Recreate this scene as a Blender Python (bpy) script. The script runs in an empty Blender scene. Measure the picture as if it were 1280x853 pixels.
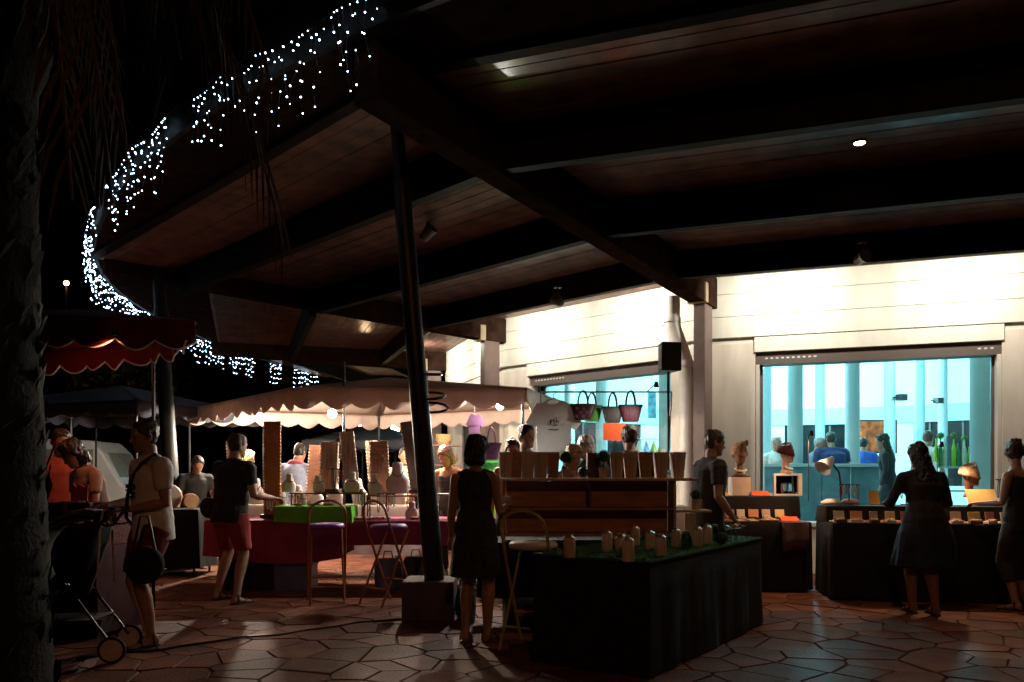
import bpy, bmesh, math, random
from mathutils import Vector, Matrix, Euler
R_ = math.radians
rnd = random.Random(7)
S = bpy.context.scene
COL = S.collection

WALLW = 150; SHOPW = 1700; ICE = 12; FILLW = 320
# ---------------------------------------------------------------- camera
F = 1000.0                      # focal length in photo pixels (photo is 1280 wide)
EYE = 1.35
cam_d = bpy.data.cameras.new('camera'); cam = bpy.data.objects.new('camera', cam_d); COL.objects.link(cam)
cam.location = (0, 0, EYE); cam.rotation_euler = (R_(90), 0, 0)
cam_d.sensor_width = 36.0; cam_d.lens = 36.0 * F / 1280; cam_d.shift_y = (590 - 426.5) / 1280
cam_d.clip_start = 0.05; cam_d.clip_end = 3000
S.camera = cam
S.view_settings.view_transform = 'Standard'; S.view_settings.look = 'None'
S.view_settings.exposure = 0.0; S.view_settings.gamma = 1.0
S.cycles.use_denoising = True
S.cycles.max_bounces = 7; S.cycles.diffuse_bounces = 4; S.cycles.glossy_bounces = 3
S.cycles.transmission_bounces = 4; S.cycles.transparent_max_bounces = 10
S.cycles.sample_clamp_indirect = 3.0
S.cycles.caustics_reflective = False; S.cycles.caustics_refractive = False

# ---------------------------------------------------------------- world: night sky
W = bpy.data.worlds.new('World'); S.world = W; W.use_nodes = True
nt = W.node_tree
sky = nt.nodes.new('ShaderNodeTexSky'); sky.sky_type = 'NISHITA'; sky.sun_disc = False
sky.sun_elevation = R_(-4.0); sky.sun_rotation = R_(200)
bg = nt.nodes['Background']; bg.inputs['Strength'].default_value = 0.012
nt.links.new(sky.outputs['Color'], bg.inputs['Color'])
moon_d = bpy.data.lights.new('moon', 'SUN'); moon_d.energy = 0.0025; moon_d.angle = R_(0.5); moon_d.color = (1, .92, .85)
moon = bpy.data.objects.new('moon', moon_d); COL.objects.link(moon); moon.rotation_euler = (R_(50), 0, R_(-160))

def lamp(kind, loc, watts, col, size=.1, aim=None, spot=120, blend=.8, name='lamp_light', parent=None):
    d = bpy.data.lights.new(name, kind); d.energy = watts; d.color = col
    if kind == 'AREA': d.size = size
    else: d.shadow_soft_size = size
    if kind == 'SPOT': d.spot_size = R_(spot); d.spot_blend = blend
    o = bpy.data.objects.new(name, d); COL.objects.link(o); o.location = loc
    if aim is not None:
        o.rotation_euler = (Vector(aim) - Vector(loc)).to_track_quat('-Z', 'Y').to_euler()
    if parent is not None:
        o.parent = parent; o.location = Vector(loc) - parent.location
    return o

def P(px, py, Y):   # a photo pixel at depth Y -> world point
    return Vector(((px - 640) / F * Y, Y, EYE + (590 - py) / F * Y))
def G(px, py):      # a photo pixel on the ground
    Y = EYE * F / (py - 590); return Vector(((px - 640) / F * Y, Y, 0))

# ---------------------------------------------------------------- materials
MATS = {}
def pm(name, col, rough=.6, var=.18, scale=6, bump=0.0, bscale=60, metal=0.0, stretch=(1,1,1), spec=.5, coat=0, sheen=0, transl=0, emit=0, col2=None):
    if name in MATS: return MATS[name]
    m = bpy.data.materials.new(name); m.use_nodes = True; n = m.node_tree.nodes; l = m.node_tree.links
    b = n['Principled BSDF']; b.inputs['Roughness'].default_value = rough; b.inputs['Metallic'].default_value = metal
    b.inputs['Specular IOR Level'].default_value = spec; b.inputs['Coat Weight'].default_value = coat; b.inputs['Coat Roughness'].default_value = .16
    b.inputs['Sheen Weight'].default_value = sheen
    tc = n.new('ShaderNodeTexCoord'); mp = n.new('ShaderNodeMapping'); mp.inputs['Scale'].default_value = stretch
    l.new(tc.outputs['Object'], mp.inputs['Vector'])
    nz = n.new('ShaderNodeTexNoise'); nz.inputs['Scale'].default_value = scale; nz.inputs['Detail'].default_value = 5
    l.new(mp.outputs['Vector'], nz.inputs['Vector'])
    rp = n.new('ShaderNodeValToRGB')
    c2 = col2 or tuple(min(1, c * (1 + var)) for c in col)
    c1 = tuple(c * (1 - var) for c in col)
    rp.color_ramp.elements[0].color = (*c1, 1); rp.color_ramp.elements[0].position = .3
    rp.color_ramp.elements[1].color = (*c2, 1); rp.color_ramp.elements[1].position = .7
    l.new(nz.outputs['Fac'], rp.inputs['Fac']); l.new(rp.outputs['Color'], b.inputs['Base Color'])
    if bump:
        n2 = n.new('ShaderNodeTexNoise'); n2.inputs['Scale'].default_value = bscale; n2.inputs['Detail'].default_value = 3
        l.new(mp.outputs['Vector'], n2.inputs['Vector'])
        bp = n.new('ShaderNodeBump'); bp.inputs['Strength'].default_value = bump; bp.inputs['Distance'].default_value = .01
        l.new(n2.outputs['Fac'], bp.inputs['Height']); l.new(bp.outputs['Normal'], b.inputs['Normal'])
    if emit:
        b.inputs['Emission Color'].default_value = (*col, 1); b.inputs['Emission Strength'].default_value = emit
    if transl:
        t = n.new('ShaderNodeBsdfTranslucent'); l.new(rp.outputs['Color'], t.inputs['Color'])
        mx = n.new('ShaderNodeMixShader'); mx.inputs['Fac'].default_value = transl
        l.new(b.outputs['BSDF'], mx.inputs[1]); l.new(t.outputs['BSDF'], mx.inputs[2])
        l.new(mx.outputs['Shader'], n['Material Output'].inputs['Surface'])
    MATS[name] = m; return m

def emitter(name, col, strength, sample=True):
    if name in MATS: return MATS[name]
    m = bpy.data.materials.new(name); m.use_nodes = True; n = m.node_tree.nodes
    b = n['Principled BSDF']; b.inputs['Base Color'].default_value = (*col, 1)
    b.inputs['Emission Color'].default_value = (*col, 1); b.inputs['Emission Strength'].default_value = strength
    if not sample:
        try: m.cycles.emission_sampling = 'NONE'
        except Exception: pass
    MATS[name] = m; return m

def glass_mat(name, tint=(.95, .98, .98), gl=.02):
    if name in MATS: return MATS[name]
    m = bpy.data.materials.new(name); m.use_nodes = True; n = m.node_tree.nodes; l = m.node_tree.links
    n.remove(n['Principled BSDF'])
    t = n.new('ShaderNodeBsdfTransparent'); t.inputs['Color'].default_value = (*tint, 1)
    g = n.new('ShaderNodeBsdfGlossy'); g.inputs['Roughness'].default_value = gl
    fr = n.new('ShaderNodeFresnel'); fr.inputs['IOR'].default_value = 1.45
    mx = n.new('ShaderNodeMixShader'); l.new(fr.outputs['Fac'], mx.inputs['Fac'])
    l.new(t.outputs['BSDF'], mx.inputs[1]); l.new(g.outputs['BSDF'], mx.inputs[2])
    l.new(mx.outputs['Shader'], n['Material Output'].inputs['Surface'])
    MATS[name] = m; return m

# ---------------------------------------------------------------- mesh helpers
class MB:
    def __init__(s): s.v = []; s.f = []; s.m = []
    def add(s, vs, fs, mi=0):
        k = len(s.v); s.v += [Vector(v) for v in vs]
        s.f += [[i + k for i in f] for f in fs]; s.m += [mi] * len(fs); return s
    def box(s, c, d, rz=0, mi=0, rot=None):
        M = (rot.to_matrix() if rot is not None else Matrix.Rotation(rz, 3, 'Z')); c = Vector(c)
        vs = [c + M @ Vector((x * d[0] / 2, y * d[1] / 2, z * d[2] / 2)) for x in (-1, 1) for y in (-1, 1) for z in (-1, 1)]
        return s.add(vs, [(0, 1, 3, 2), (4, 6, 7, 5), (0, 4, 5, 1), (2, 3, 7, 6), (0, 2, 6, 4), (1, 5, 7, 3)], mi)
    def rings(s, rs, mi=0, cap=True, closed=False):
        n = len(rs[0]); vs = [v for r in rs for v in r]; fs = []
        m = len(rs)
        for i in range(m if closed else m - 1):
            a = i * n; b = ((i + 1) % m) * n
            for j in range(n):
                fs.append((a + j, a + (j + 1) % n, b + (j + 1) % n, b + j))
        if cap and not closed:
            fs.append(tuple(reversed(range(n)))); fs.append(tuple(range((m - 1) * n, m * n)))
        return s.add(vs, fs, mi)
    def tube(s, pts, r, n=8, mi=0, closed=False):
        pts = [Vector(p) for p in pts]; rs = []; m = len(pts)
        rr = r if isinstance(r, (list, tuple)) else [r] * m
        up = Vector((0.013, .021, 1)); prev = None
        for i, p in enumerate(pts):
            if closed: t = (pts[(i + 1) % m] - pts[i - 1])
            else: t = (pts[min(i + 1, m - 1)] - pts[max(i - 1, 0)])
            t.normalize()
            if prev is None:
                u = t.cross(up if abs(t.dot(up)) < .95 else Vector((1, 0.02, 0))).normalized()
            else:
                u = (prev - t * prev.dot(t)).normalized()
            prev = u; w = t.cross(u)
            rs.append([p + (u * math.cos(2 * math.pi * j / n) + w * math.sin(2 * math.pi * j / n)) * rr[i] for j in range(n)])
        return s.rings(rs, mi, True, closed)
    def lathe(s, prof, n=16, c=(0, 0, 0), mi=0, sx=1, sy=1):
        c = Vector(c)
        rs = [[c + Vector((r * sx * math.cos(2 * math.pi * j / n), r * sy * math.sin(2 * math.pi * j / n), z)) for j in range(n)] for r, z in prof]
        return s.rings(rs, mi)
    def prism(s, poly, z0, z1, mi=0):   # poly: counter-clockwise (x, y)
        n = len(poly)
        return s.rings([[Vector((x, y, z0)) for x, y in poly], [Vector((x, y, z1)) for x, y in poly]], mi)
    def sheet(s, grid, mi=0, closed=False):
        m = len(grid); n = len(grid[0]); vs = [v for r in grid for v in r]; fs = []
        for i in range(m - 1):
            for j in range(n if closed else n - 1):
                fs.append((i * n + j, i * n + (j + 1) % n, (i + 1) * n + (j + 1) % n, (i + 1) * n + j))
        return s.add(vs, fs, mi)
    def ball(s, c, r, n=12, mi=0, sz=1, sx=1, sy=1):
        pr = [(max(.001, r * math.sin(math.pi * i / n * 1.0)), -r * sz * math.cos(math.pi * i / n)) for i in range(n + 1)]
        return s.lathe(pr, n + 4, c, mi, sx, sy)
    def mesh(s, name):
        me = bpy.data.meshes.new(name); me.from_pydata([tuple(v) for v in s.v], [], s.f)
        me.polygons.foreach_set('material_index', s.m); me.update(); return me
    def build(s, name, mats, parent=None, bevel=0, smooth=False, solid=0, kind=None):
        me = s.mesh(name)
        for m in (mats if isinstance(mats, (list, tuple)) else [mats]): me.materials.append(m)
        bm = bmesh.new(); bm.from_mesh(me); bmesh.ops.recalc_face_normals(bm, faces=bm.faces); bm.to_mesh(me); bm.free()
        o = bpy.data.objects.new(name, me); COL.objects.link(o)
        if parent is not None: o.parent = parent
        if smooth:
            me.polygons.foreach_set('use_smooth', [True] * len(me.polygons))
            if smooth != 'all':
                me.set_sharp_from_angle(angle=R_(40))
        if solid:
            md = o.modifiers.new('thick', 'SOLIDIFY'); md.thickness = solid; md.offset = 0
        if bevel:
            md = o.modifiers.new('bevel', 'BEVEL'); md.width = bevel; md.segments = 2; md.limit_method = 'ANGLE'
        if kind: o['kind'] = kind
        return o

def thing(name, label, cat, loc=(0, 0, 0), rz=0, group=None, kind=None):
    o = bpy.data.objects.new(name, None); COL.objects.link(o); o.location = loc; o.rotation_euler = (0, 0, rz)
    o.empty_display_size = .1
    return tag(o, label, cat, group, kind)
def tag(o, label=None, cat=None, group=None, kind=None):
    if label: o['label'] = label
    if cat: o['category'] = cat
    if group: o['group'] = group
    if kind: o['kind'] = kind
    return o
def kids(o): return [c for c in bpy.data.objects if c.parent == o]
def copy_tree(o, parent=None):
    c = o.copy(); COL.objects.link(c); c.parent = parent
    for ch in kids(o): copy_tree(ch, c)
    return c
# ---------------------------------------------------------------- materials of the place
M_stone = pm('stamped_concrete', (.15, .052, .029), .7, .45, 2.5, .8, 40, spec=.2)
def tint(m, amount):      # each stone has a shade of its own
    n = m.node_tree.nodes; l = m.node_tree.links; b = n['Principled BSDF']; src = b.inputs['Base Color'].links[0].from_socket
    oi = n.new('ShaderNodeObjectInfo'); mr = n.new('ShaderNodeMapRange'); mr.inputs['To Min'].default_value = 1 - amount; mr.inputs['To Max'].default_value = 1 + amount
    l.new(oi.outputs['Random'], mr.inputs['Value']); hs = n.new('ShaderNodeHueSaturation'); l.new(mr.outputs['Result'], hs.inputs['Value']); l.new(src, hs.inputs['Color']); l.new(hs.outputs['Color'], b.inputs['Base Color'])
tint(M_stone, .3)
M_joint = pm('paving_joint', (.07, .036, .025), .9, .3, 5)
M_wall = pm('cream_render', (.64, .62, .54), .75, .11, 2.2, .2, 70, stretch=(2, 2, .5))
M_wall2 = pm('cream_pilaster', (.62, .55, .47), .75, .12, 2.5, .2, 70, stretch=(2, 2, .5))
M_frame = pm('brown_frame', (.10, .075, .065), .5, .1, 8)
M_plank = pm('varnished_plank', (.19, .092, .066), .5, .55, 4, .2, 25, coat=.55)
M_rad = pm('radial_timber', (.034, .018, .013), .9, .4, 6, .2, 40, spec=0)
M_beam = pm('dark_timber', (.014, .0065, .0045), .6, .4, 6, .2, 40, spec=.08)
M_post = pm('post_paint', (.014, .013, .011), .45, .2, 8, .1, 60)
M_postR = pm('brown_post', (.17, .115, .10), .5, .15, 6, .1, 60)
M_pipe = pm('pipe_plastic', (.62, .56, .50), .42, .12, 5)
M_inwall = pm('interior_plaster', (.74, .78, .76), .8, .04, 3)
M_incol = pm('interior_column', (.44, .54, .55), .7, .04, 3)
M_infloor = pm('interior_floor', (.45, .50, .50), .35, .1, 4)
M_glass = glass_mat('window_glass')
M_black = pm('black_plastic', (.012, .012, .013), .45, .2, 10)
M_chrome = pm('steel', (.45, .45, .46), .3, .1, 10, metal=1)
M_night = pm('night_glass', (.006, .008, .010), .1, .2, 4)
M_roofing = pm('roof_felt', (.03, .028, .028), .9, .2, 4)
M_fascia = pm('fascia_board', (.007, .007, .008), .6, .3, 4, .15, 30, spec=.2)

# ---------------------------------------------------------------- ground
g = MB(); g.add([(-400, -60, -.014), (400, -60, -.014), (400, 900, -.014), (-400, 900, -.014)], [(0, 1, 2, 3)])
gr = g.build('ground', M_joint); tag(gr, 'dark mortar and earth under the paving', 'ground', kind='structure')
# crazy-paved stamped stones: clipped cells of a jittered grid
def clip(poly, px, py, nx, ny):
    out = []
    for i in range(len(poly)):
        a = poly[i]; b = poly[(i + 1) % len(poly)]
        da = (a[0] - px) * nx + (a[1] - py) * ny; db = (b[0] - px) * nx + (b[1] - py) * ny
        if da <= 0: out.append(a)
        if (da < 0) != (db < 0) and da != db:
            t = da / (da - db); out.append((a[0] + t * (b[0] - a[0]), a[1] + t * (b[1] - a[1])))
    return out
pav = thing('paving', 'reddish brown stamped stone paving of the market square', 'paving', kind='structure')
C = .36; sites = {}
NX0, NX1, NY0, NY1 = -34, 34, 4, 50
for i in range(NX0 - 1, NX1 + 2):
    for j in range(NY0 - 1, NY1 + 2):
        sites[i, j] = ((i + (.5 if j % 2 else 0) + rnd.uniform(-.47, .47)) * C * 1.08, (j + rnd.uniform(-.45, .45)) * C * .92)
stones = []
for i in range(NX0, NX1 + 1):
    for j in range(NY0, NY1 + 1):
        sx, sy = sites[i, j]
        if abs(sx) > .72 * sy + .9 : continue
        poly = [(sx - 1, sy - 1), (sx + 1, sy - 1), (sx + 1, sy + 1), (sx - 1, sy + 1)]
        for di in (-2, -1, 0, 1, 2):
            for dj in (-2, -1, 0, 1, 2):
                q = sites.get((i + di, j + dj))
                if q is None or (di == 0 and dj == 0): continue
                dx, dy = q[0] - sx, q[1] - sy; L = math.hypot(dx, dy)
                gap = .006
                poly = clip(poly, sx + dx / 2 - dx / L * gap, sy + dy / 2 - dy / L * gap, dx, dy)
        if len(poly) >= 3: stones.append(((sx, sy), poly))
def stone_geo(mb, sx, sy, poly, dz, loc=(0, 0)):
    def ins(k): return [(sx + (x - sx) * k - loc[0], sy + (y - sy) * k - loc[1]) for x, y in poly]
    mb.rings([[Vector((x, y, -.03)) for x, y in ins(1)], [Vector((x, y, dz - .008)) for x, y in ins(1)], [Vector((x, y, dz)) for x, y in ins(.975)]])
def score(s):
    (x, y), p = s
    vis = abs(x) < .66 * y and y > 5.0
    return (0 if vis else 1, y)
stones.sort(key=score)
rest = MB()
for k, ((sx, sy), poly) in enumerate(stones):
    dz = rnd.uniform(-.003, .004)
    if k < 290:
        mb = MB(); stone_geo(mb, sx, sy, poly, dz, (sx, sy)); o = mb.build('paving_stone', M_stone, pav); o.location = (sx, sy, 0)
        o.rotation_euler = (0, 0, 0)
    else: stone_geo(rest, sx, sy, poly, dz)
rest.build('paving_stones_beyond', M_stone, pav, kind='stuff')
far = MB(); far.add([(-60, 16.9, -.008), (60, 16.9, -.008), (60, 120, -.008), (-60, 120, -.008)], [(0, 1, 2, 3)])
fo = far.build('far_pavement', M_stone); tag(fo, 'reddish pavement stretching away into the dark', 'pavement', kind='structure')

# ---------------------------------------------------------------- the round pavilion
L = 4.1; NSEG = 14; TURN = 2 * math.pi / NSEG
RW = L / (2 * math.sin(TURN / 2)); AP = RW * math.cos(TURN / 2)
C1 = Vector((2.738, 11.04, 0)); dR = R_(160)
mid = C1 - Vector((math.cos(dR), math.sin(dR), 0)) * L / 2
O = mid + Vector((math.cos(dR - math.pi / 2), math.sin(dR - math.pi / 2), 0)) * AP
TH1 = math.atan2(C1.y - O.y, C1.x - O.x) % (2 * math.pi)     # polar angle of corner C1
def th(k): return TH1 - k * TURN                               # sector k lies between th(k-1) and th(k); sector 0 = right window
def pol(r, a, z=0): return Vector((O.x + r * math.cos(a), O.y + r * math.sin(a), z))
def frame(k):
    a = pol(RW, th(k - 1)); b = pol(RW, th(k)); u = (b - a).normalized(); n = Vector((u.y, -u.x, 0))
    if n.dot(a - O) < 0: n = -n
    return a, u, n
BL = O.copy(); BL.z = 0
bld = thing('round_pavilion', 'round cream pavilion with lit shop windows under a broad dark timber canopy', 'building', BL)
def BV(v): return Vector(v) - BL
def wbox(mb, k, u0, u1, n0, n1, z0, z1, mi=0):
    a, u, n = frame(k); a = a - BL
    vs = []
    for uu in (u0, u1):
        for nn in (n0, n1):
            for zz in (z0, z1): vs.append(a + u * uu + n * nn + Vector((0, 0, zz)))
    mb.add(vs, [(0, 1, 3, 2), (4, 6, 7, 5), (0, 4, 5, 1), (2, 3, 7, 6), (0, 2, 6, 4), (1, 5, 7, 3)], mi); return mb
W0, W1 = .60, 3.50
def part(name, mat, k, *a, bevel=.006, parent=bld, **kw):
    mb = MB(); wbox(mb, k, *a); return mb.build(name, mat, parent, bevel=bevel, **kw)
for k in (-1, 0, 1, 2, 3):
    # cladding bands above the windows
    for z0, z1, nn in ((3.174, 3.458, .062), (3.462, 3.766, .0635), (3.770, 4.12, .062)):
        part('wall_panel', M_wall, k, .015, L - .015, 0, nn, z0, z1)
    part('backing_wall', M_wall, k, 0, L, -.16, 0, 3.10, 5.2, bevel=0)
    for a, b in ((0, W0), (W1, L)):
        part('pilaster', M_wall2, k, a + .005, b - .002, -.16, .012, 0, 3.10)
    part('spandrel', M_wall2, k, W0, W1, -.14, -.004, 0, .62)
    part('roller_shutter_box', M_wall, k, W0 - .02, W1 + .02, -.10, .045, 2.965, 3.168)
    w = part('window', M_frame, k, W0, W1, -.30, -.02, 2.80, 2.962, bevel=0)
    part('jamb', M_wall2, k, W0 - .001, W0 + .05, -.30, .004, .66, 2.80, parent=w)
    part('jamb', M_wall2, k, W1 - .05, W1 + .001, -.30, .004, .66, 2.80, parent=w)
    part('frame', M_frame, k, W0 + .05, W0 + .085, -.22, -.16, .68, 2.80, parent=w)
    part('frame', M_frame, k, W1 - .085, W1 - .05, -.22, -.16, .68, 2.80, parent=w)
    part('sill', M_wall2, k, W0 - .04, W1 + .04, -.30, .05, .62, .68, parent=w)
    part('pane', M_glass, k, W0 + .085, W1 - .085, -.196, -.188, .68, 2.80, parent=w, bevel=0)
    if k in (0, 1):     # row of little slots in the roller shutter rail
        mb = MB()
        for i in list(range(10)) + [37, 38, 39]:
            uu = W1 - .12 - i * (W1 - W0 - .24) / 39 - .035
            wbox(mb, k, uu, uu + .035, -.021, -.0185, 2.872, 2.892)
        mb.build('slot_row', pm('slot_white', (.6, .6, .58), .5), w, kind='stuff')
# far side of the drum: simple walls with night windows, seen through the shop
for k in range(4, 13):
    mb = MB()
    wbox(mb, k, 0, W0, -.16, 0, 0, 5.2); wbox(mb, k, W1, L, -.16, 0, 0, 5.2)
    wbox(mb, k, W0, W1, -.16, 0, 2.95, 5.2); wbox(mb, k, W0, W1, -.16, 0, 0, .9)
    mb.build('rear_wall', M_inwall, bld)
    w = part('rear_window', M_night, k, W0, W1, -.08, -.05, .9, 2.95, bevel=0)
    mb = MB()
    for i in range(3): uu = W0 + (i + .5) * (W1 - W0) / 3; wbox(mb, k, uu - .03, uu + .03, -.13, -.085, .9, 2.95)
    mb.build('mullion', M_frame, w)
    part('frieze', M_incol, k, 0.02, L - .02, -.24, -.163, 2.95, 3.5)
ang = [th(k) for k in range(NSEG)]
mb = MB(); mb.rings([[BV(pol(RW - .1, a, .22)) for a in ang], [BV(pol(RW - .1, a, .30)) for a in ang]]); mb.build('shop_floor', M_infloor, bld)
mb = MB(); mb.rings([[BV(pol(RW - .05, a, 5.15)) for a in ang], [BV(pol(RW - .05, a, 5.3)) for a in ang]]); mb.build('shop_ceiling', M_inwall, bld)
# interior columns (two rings); placed on the sight lines of the photograph at their real depth
for px, Y, r in ((994, 14.5, .135), (1065.5, 15.2, .135), (1226, 11.6, .145), (1025, 21.5, .125), (1112, 20.0, .135), (1149.5, 21.5, .135), (1178.5, 23.0, .13),
                 (957, 17, .12), (752, 17.5, .13), (833, 14.6, .14), (712, 19.5, .13)):
    c = P(px, 590, Y)
    mb = MB(); mb.lathe([(r * 1.35, .30), (r * 1.35, .42), (r, .46), (r * .96, 5.0), (r * 1.3, 5.06), (r * 1.3, 5.15)], 20, BV((c.x, c.y, 0)))
    mb.build('interior_column', M_incol, bld, smooth=True)

# ---- canopy
ZC = lambda d: 4.0 + .030 * d
def Rfas(a):   # plan radius of the canopy edge
    g = math.degrees(a)
    for (a0, r0), (a1, r1) in zip(RTAB, RTAB[1:]):
        if g <= a1 or a1 == RTAB[-1][0]:
            t = min(1, max(0, (g - a0) / (a1 - a0))); return r0 + (r1 - r0) * t
    return RTAB[-1][1]
RTAB = [(150, 13.9), (165, 14.0), (180, 14.25), (190, 14.55), (198, 14.95), (206, 15.38), (213, 15.66), (222, 15.85), (232, 16.1), (240, 16.2), (320, 16.2)]
PURL = (1.42, 3.32, 5.2)
DOUT = 6.25
def dout(k): return DOUT if k <= 1 else 4.85
def line_at(k, d, t, z):      # point at fraction t (right->left) of sector k on the line d outside the wall
    a = pol((AP + d) / math.cos(TURN / 2), th(k - 1)); b = pol((AP + d) / math.cos(TURN / 2), th(k)); p = a + (b - a) * t; p.z = z; return BV(p)
def strip(mb, k, d0, d1, z0a, z0b, z1a, z1b, e=.0):
    vs = []
    for t in (0, 1):
        for d, za, zb in ((d0, z0a, z1a), (d1, z0b, z1b)):
            for z in (za, zb):
                p = line_at(k, d, t, z); q = line_at(k, d, 1 - t, z); vs.append(p + (q - p).normalized() * e)
    mb.add(vs, [(0, 1, 3, 2), (4, 6, 7, 5), (0, 4, 5, 1), (2, 3, 7, 6), (0, 2, 6, 4), (1, 5, 7, 3)])
KS = (-1, 0, 1, 2, 3, 4)
for k in KS:
    do = dout(k)
    d = .08; wdt = .157
    while d < do - .05:
        d1 = min(d + wdt, do); z = rnd.uniform(-.0025, .0025)
        mb = MB(); strip(mb, k, d + .003, d1 - .003, ZC(d) + z, ZC(d1) + z, ZC(d) + .03, ZC(d1) + .03, .02)
        if k <= 2: mb.build('ceiling_plank', M_plank, bld, bevel=.004)
        else: mb.build('ceiling_plank', M_plank, bld)
        d = d1
    for pd in (PURL + (do,) if k <= 1 else PURL[:2]):
        mb = MB(); h = (.335 if pd < 2 else .36) if pd < do else .035
        strip(mb, k, pd - .06, pd + .06, ZC(pd) - h, ZC(pd) - h, ZC(pd) + .0, ZC(pd) + .0, .10)
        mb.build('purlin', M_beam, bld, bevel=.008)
for k in KS:
    a = th(k); r0 = RW + .02; r1 = Rfas(a) - .12
    t = Vector((-math.sin(a), math.cos(a), 0)) * .11
    vs = []
    for r in (r0, r1):
        d = r - RW
        for s in (-1, 1):
            for z in (ZC(d) - .42 + .02 * d / 6 + (.25 * min(1, max(0, d - 3.5) / 3) if k >= 1 else 0), ZC(d) - .002): vs.append(BV(pol(r, a, z)) + t * s)
    mb = MB(); mb.add(vs, [(0, 1, 3, 2), (4, 6, 7, 5), (0, 4, 5, 1), (2, 3, 7, 6), (0, 2, 6, 4), (1, 5, 7, 3)])
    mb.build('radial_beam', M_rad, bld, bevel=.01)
    # steel plate and post where the beam meets the wall
    c = pol(RW + .30, a)
    mb = MB(); mb.box(BV((c.x, c.y, 1.8)), (.30, .16, 3.6), a); mb.build('wall_post', M_postR, bld, bevel=.01)
    mb = MB(); cc = pol(RW + .50, a); mb.box(BV((cc.x, cc.y, 3.72)), (.10, .26, .26), a); mb.build('beam_bracket', pm('bracket', (.45, .34, .22), .5), bld, bevel=.006)
# fascia and roof sheet
for k in KS:
    a0, a1 = th(k - 1), th(k); n = 14
    g0 = []; 
    for i in range(n + 1):
        a = a0 + (a1 - a0) * i / n; r = Rfas(a)
        g0.append([BV(pol(r - .05, a, 4.19)), BV(pol(r, a, 4.19)), BV(pol(r + .02, a, 4.74)), BV(pol(r - .05, a, 4.74))])
    mb = MB(); mb.rings(g0); mb.build('fascia', M_fascia, bld, smooth=True)
    g1 = []
    for i in range(n + 1):
        a = a0 + (a1 - a0) * i / n; r = Rfas(a)
        g1.append([BV(pol(RW - .3, a, 4.9)), BV(pol(r - .04, a, 4.70)), BV(pol(r - .04, a, 4.66)), BV(pol(RW - .3, a, 4.84))])
    mb = MB(); mb.rings(g1); mb.build('roof', M_roofing, bld, smooth=True)
    # soffit between the outermost purlin and the curved fascia
    g2 = []
    do = dout(k)
    for i in range(n + 1):
        a = a0 + (a1 - a0) * i / n; t = i / n
        p = line_at(k, do - .03, t, ZC(do) + .005); q = BV(pol(Rfas(a) - .03, a, 4.21))
        g2.append([p, q, q + Vector((0, 0, .03)), p + Vector((0, 0, .03))])
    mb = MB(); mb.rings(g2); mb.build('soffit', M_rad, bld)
# gutter downpipes
def downpipe(a, side):
    t = Vector((-math.sin(a), math.cos(a), 0)) * side; e = Vector((math.cos(a), math.sin(a), 0))
    b = pol(RW, a)
    def q(x, r, z): v = b + t * x + e * r; v.z = z; return BV(v)
    mb = MB(); pts = [q(.42, .34, 3.75), q(.42, .34, 3.42), q(.40, .33, 3.30), q(.27, .26, 2.88), q(.245, .25, 2.78), q(.245, .25, 2.6), q(.245, .25, 0.05)]
    mb.tube(pts, .105, 16)
    o = mb.build('downpipe', M_pipe, bld, smooth=True)
    for z in (3.40, 2.80, 1.6):
        mb = MB(); x, r = (.42, .34) if z > 3 else (.245, .25)
        mb.tube([q(x, r, z), q(x, r, z + .06)], .118, 16); mb.build('collar', M_pipe, o, smooth=True)
downpipe(th(0), -1); downpipe(th(2), -1)
# canopy posts
def cpost(base, top, r0, r1):
    b = BV(base); t = BV(top); d = t - b
    mb = MB(); mb.tube([b, b + d * .88, b + d * .885, t], [r0, (r0 + r1) / 2 * .92, r1 * .9, r1 * .82], 20); return mb.build('canopy_post', M_post, bld, smooth=True)
cp1 = cpost((-.715, 7.38, .34), (-.92, 6.35, 4.16), .092, .064)
cpost((-4.66, 11.1, 0), (-4.86, 11.0, 4.05), .115, .09)
mb = MB()
for (x, y, z, tx, rx) in ((-.745, 7.05, 2.02, .3, .15), (-.73, 7.10, 1.92, -.2, .16), (-.755, 6.98, 2.2, .1, .14)):
    mb.tube([BV((x + rx * math.cos(i * .5236), y + rx * math.sin(i * .5236), z + tx * rx * math.sin(i * .5236 * 1))) for i in range(12)], .012, 6, closed=True)
mb.build('cable_loop', M_black, cp1, smooth=True)
pb = MB(); pb.box((-.76, 7.42, .18), (.47, .46, .36)); pbo = pb.build('post_footing', pm('concrete_block', (.10, .07, .058), .85, .3, 7, .4, 40), None, bevel=.015)
tag(pbo, 'weathered concrete block at the foot of the leaning canopy post', 'footing')

# ---- spotlights under the canopy
def spot(loc, rz, tilt, label, lit=False):
    t = thing('spotlight', label, 'spotlight', loc, rz)
    mb = MB(); mb.tube([(0, 0, .16), (0, 0, .05)], .012, 8); mb.box((0, 0, .165), (.09, .09, .02)); mb.build('bracket', M_black, t)
    rot = Matrix.Rotation(tilt, 3, 'X')
    def q(p): return rot @ Vector(p)
    mb = MB()
    rs = [[q((r * math.cos(2 * math.pi * j / 18), y, r * math.sin(2 * math.pi * j / 18))) for j in range(18)] for r, y in ((.03, .11), (.055, .09), (.062, 0), (.075, -.06), (.08, -.07), (.07, -.07), (.06, -.02), (.01, 0))]
    mb.rings(rs); mb.build('housing', pm('lamp_housing', (.16, .14, .13), .4), t, smooth=True)
    mb = MB(); rs = [[q((r * math.cos(2 * math.pi * j / 18), y, r * math.sin(2 * math.pi * j / 18))) for j in range(18)] for r, y in ((.069, -.052), (.03, -.056), (.002, -.058))]
    mb.sheet(rs, closed=True); mb.build('lens', M_chrome, t, smooth=True)
    return t
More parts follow.
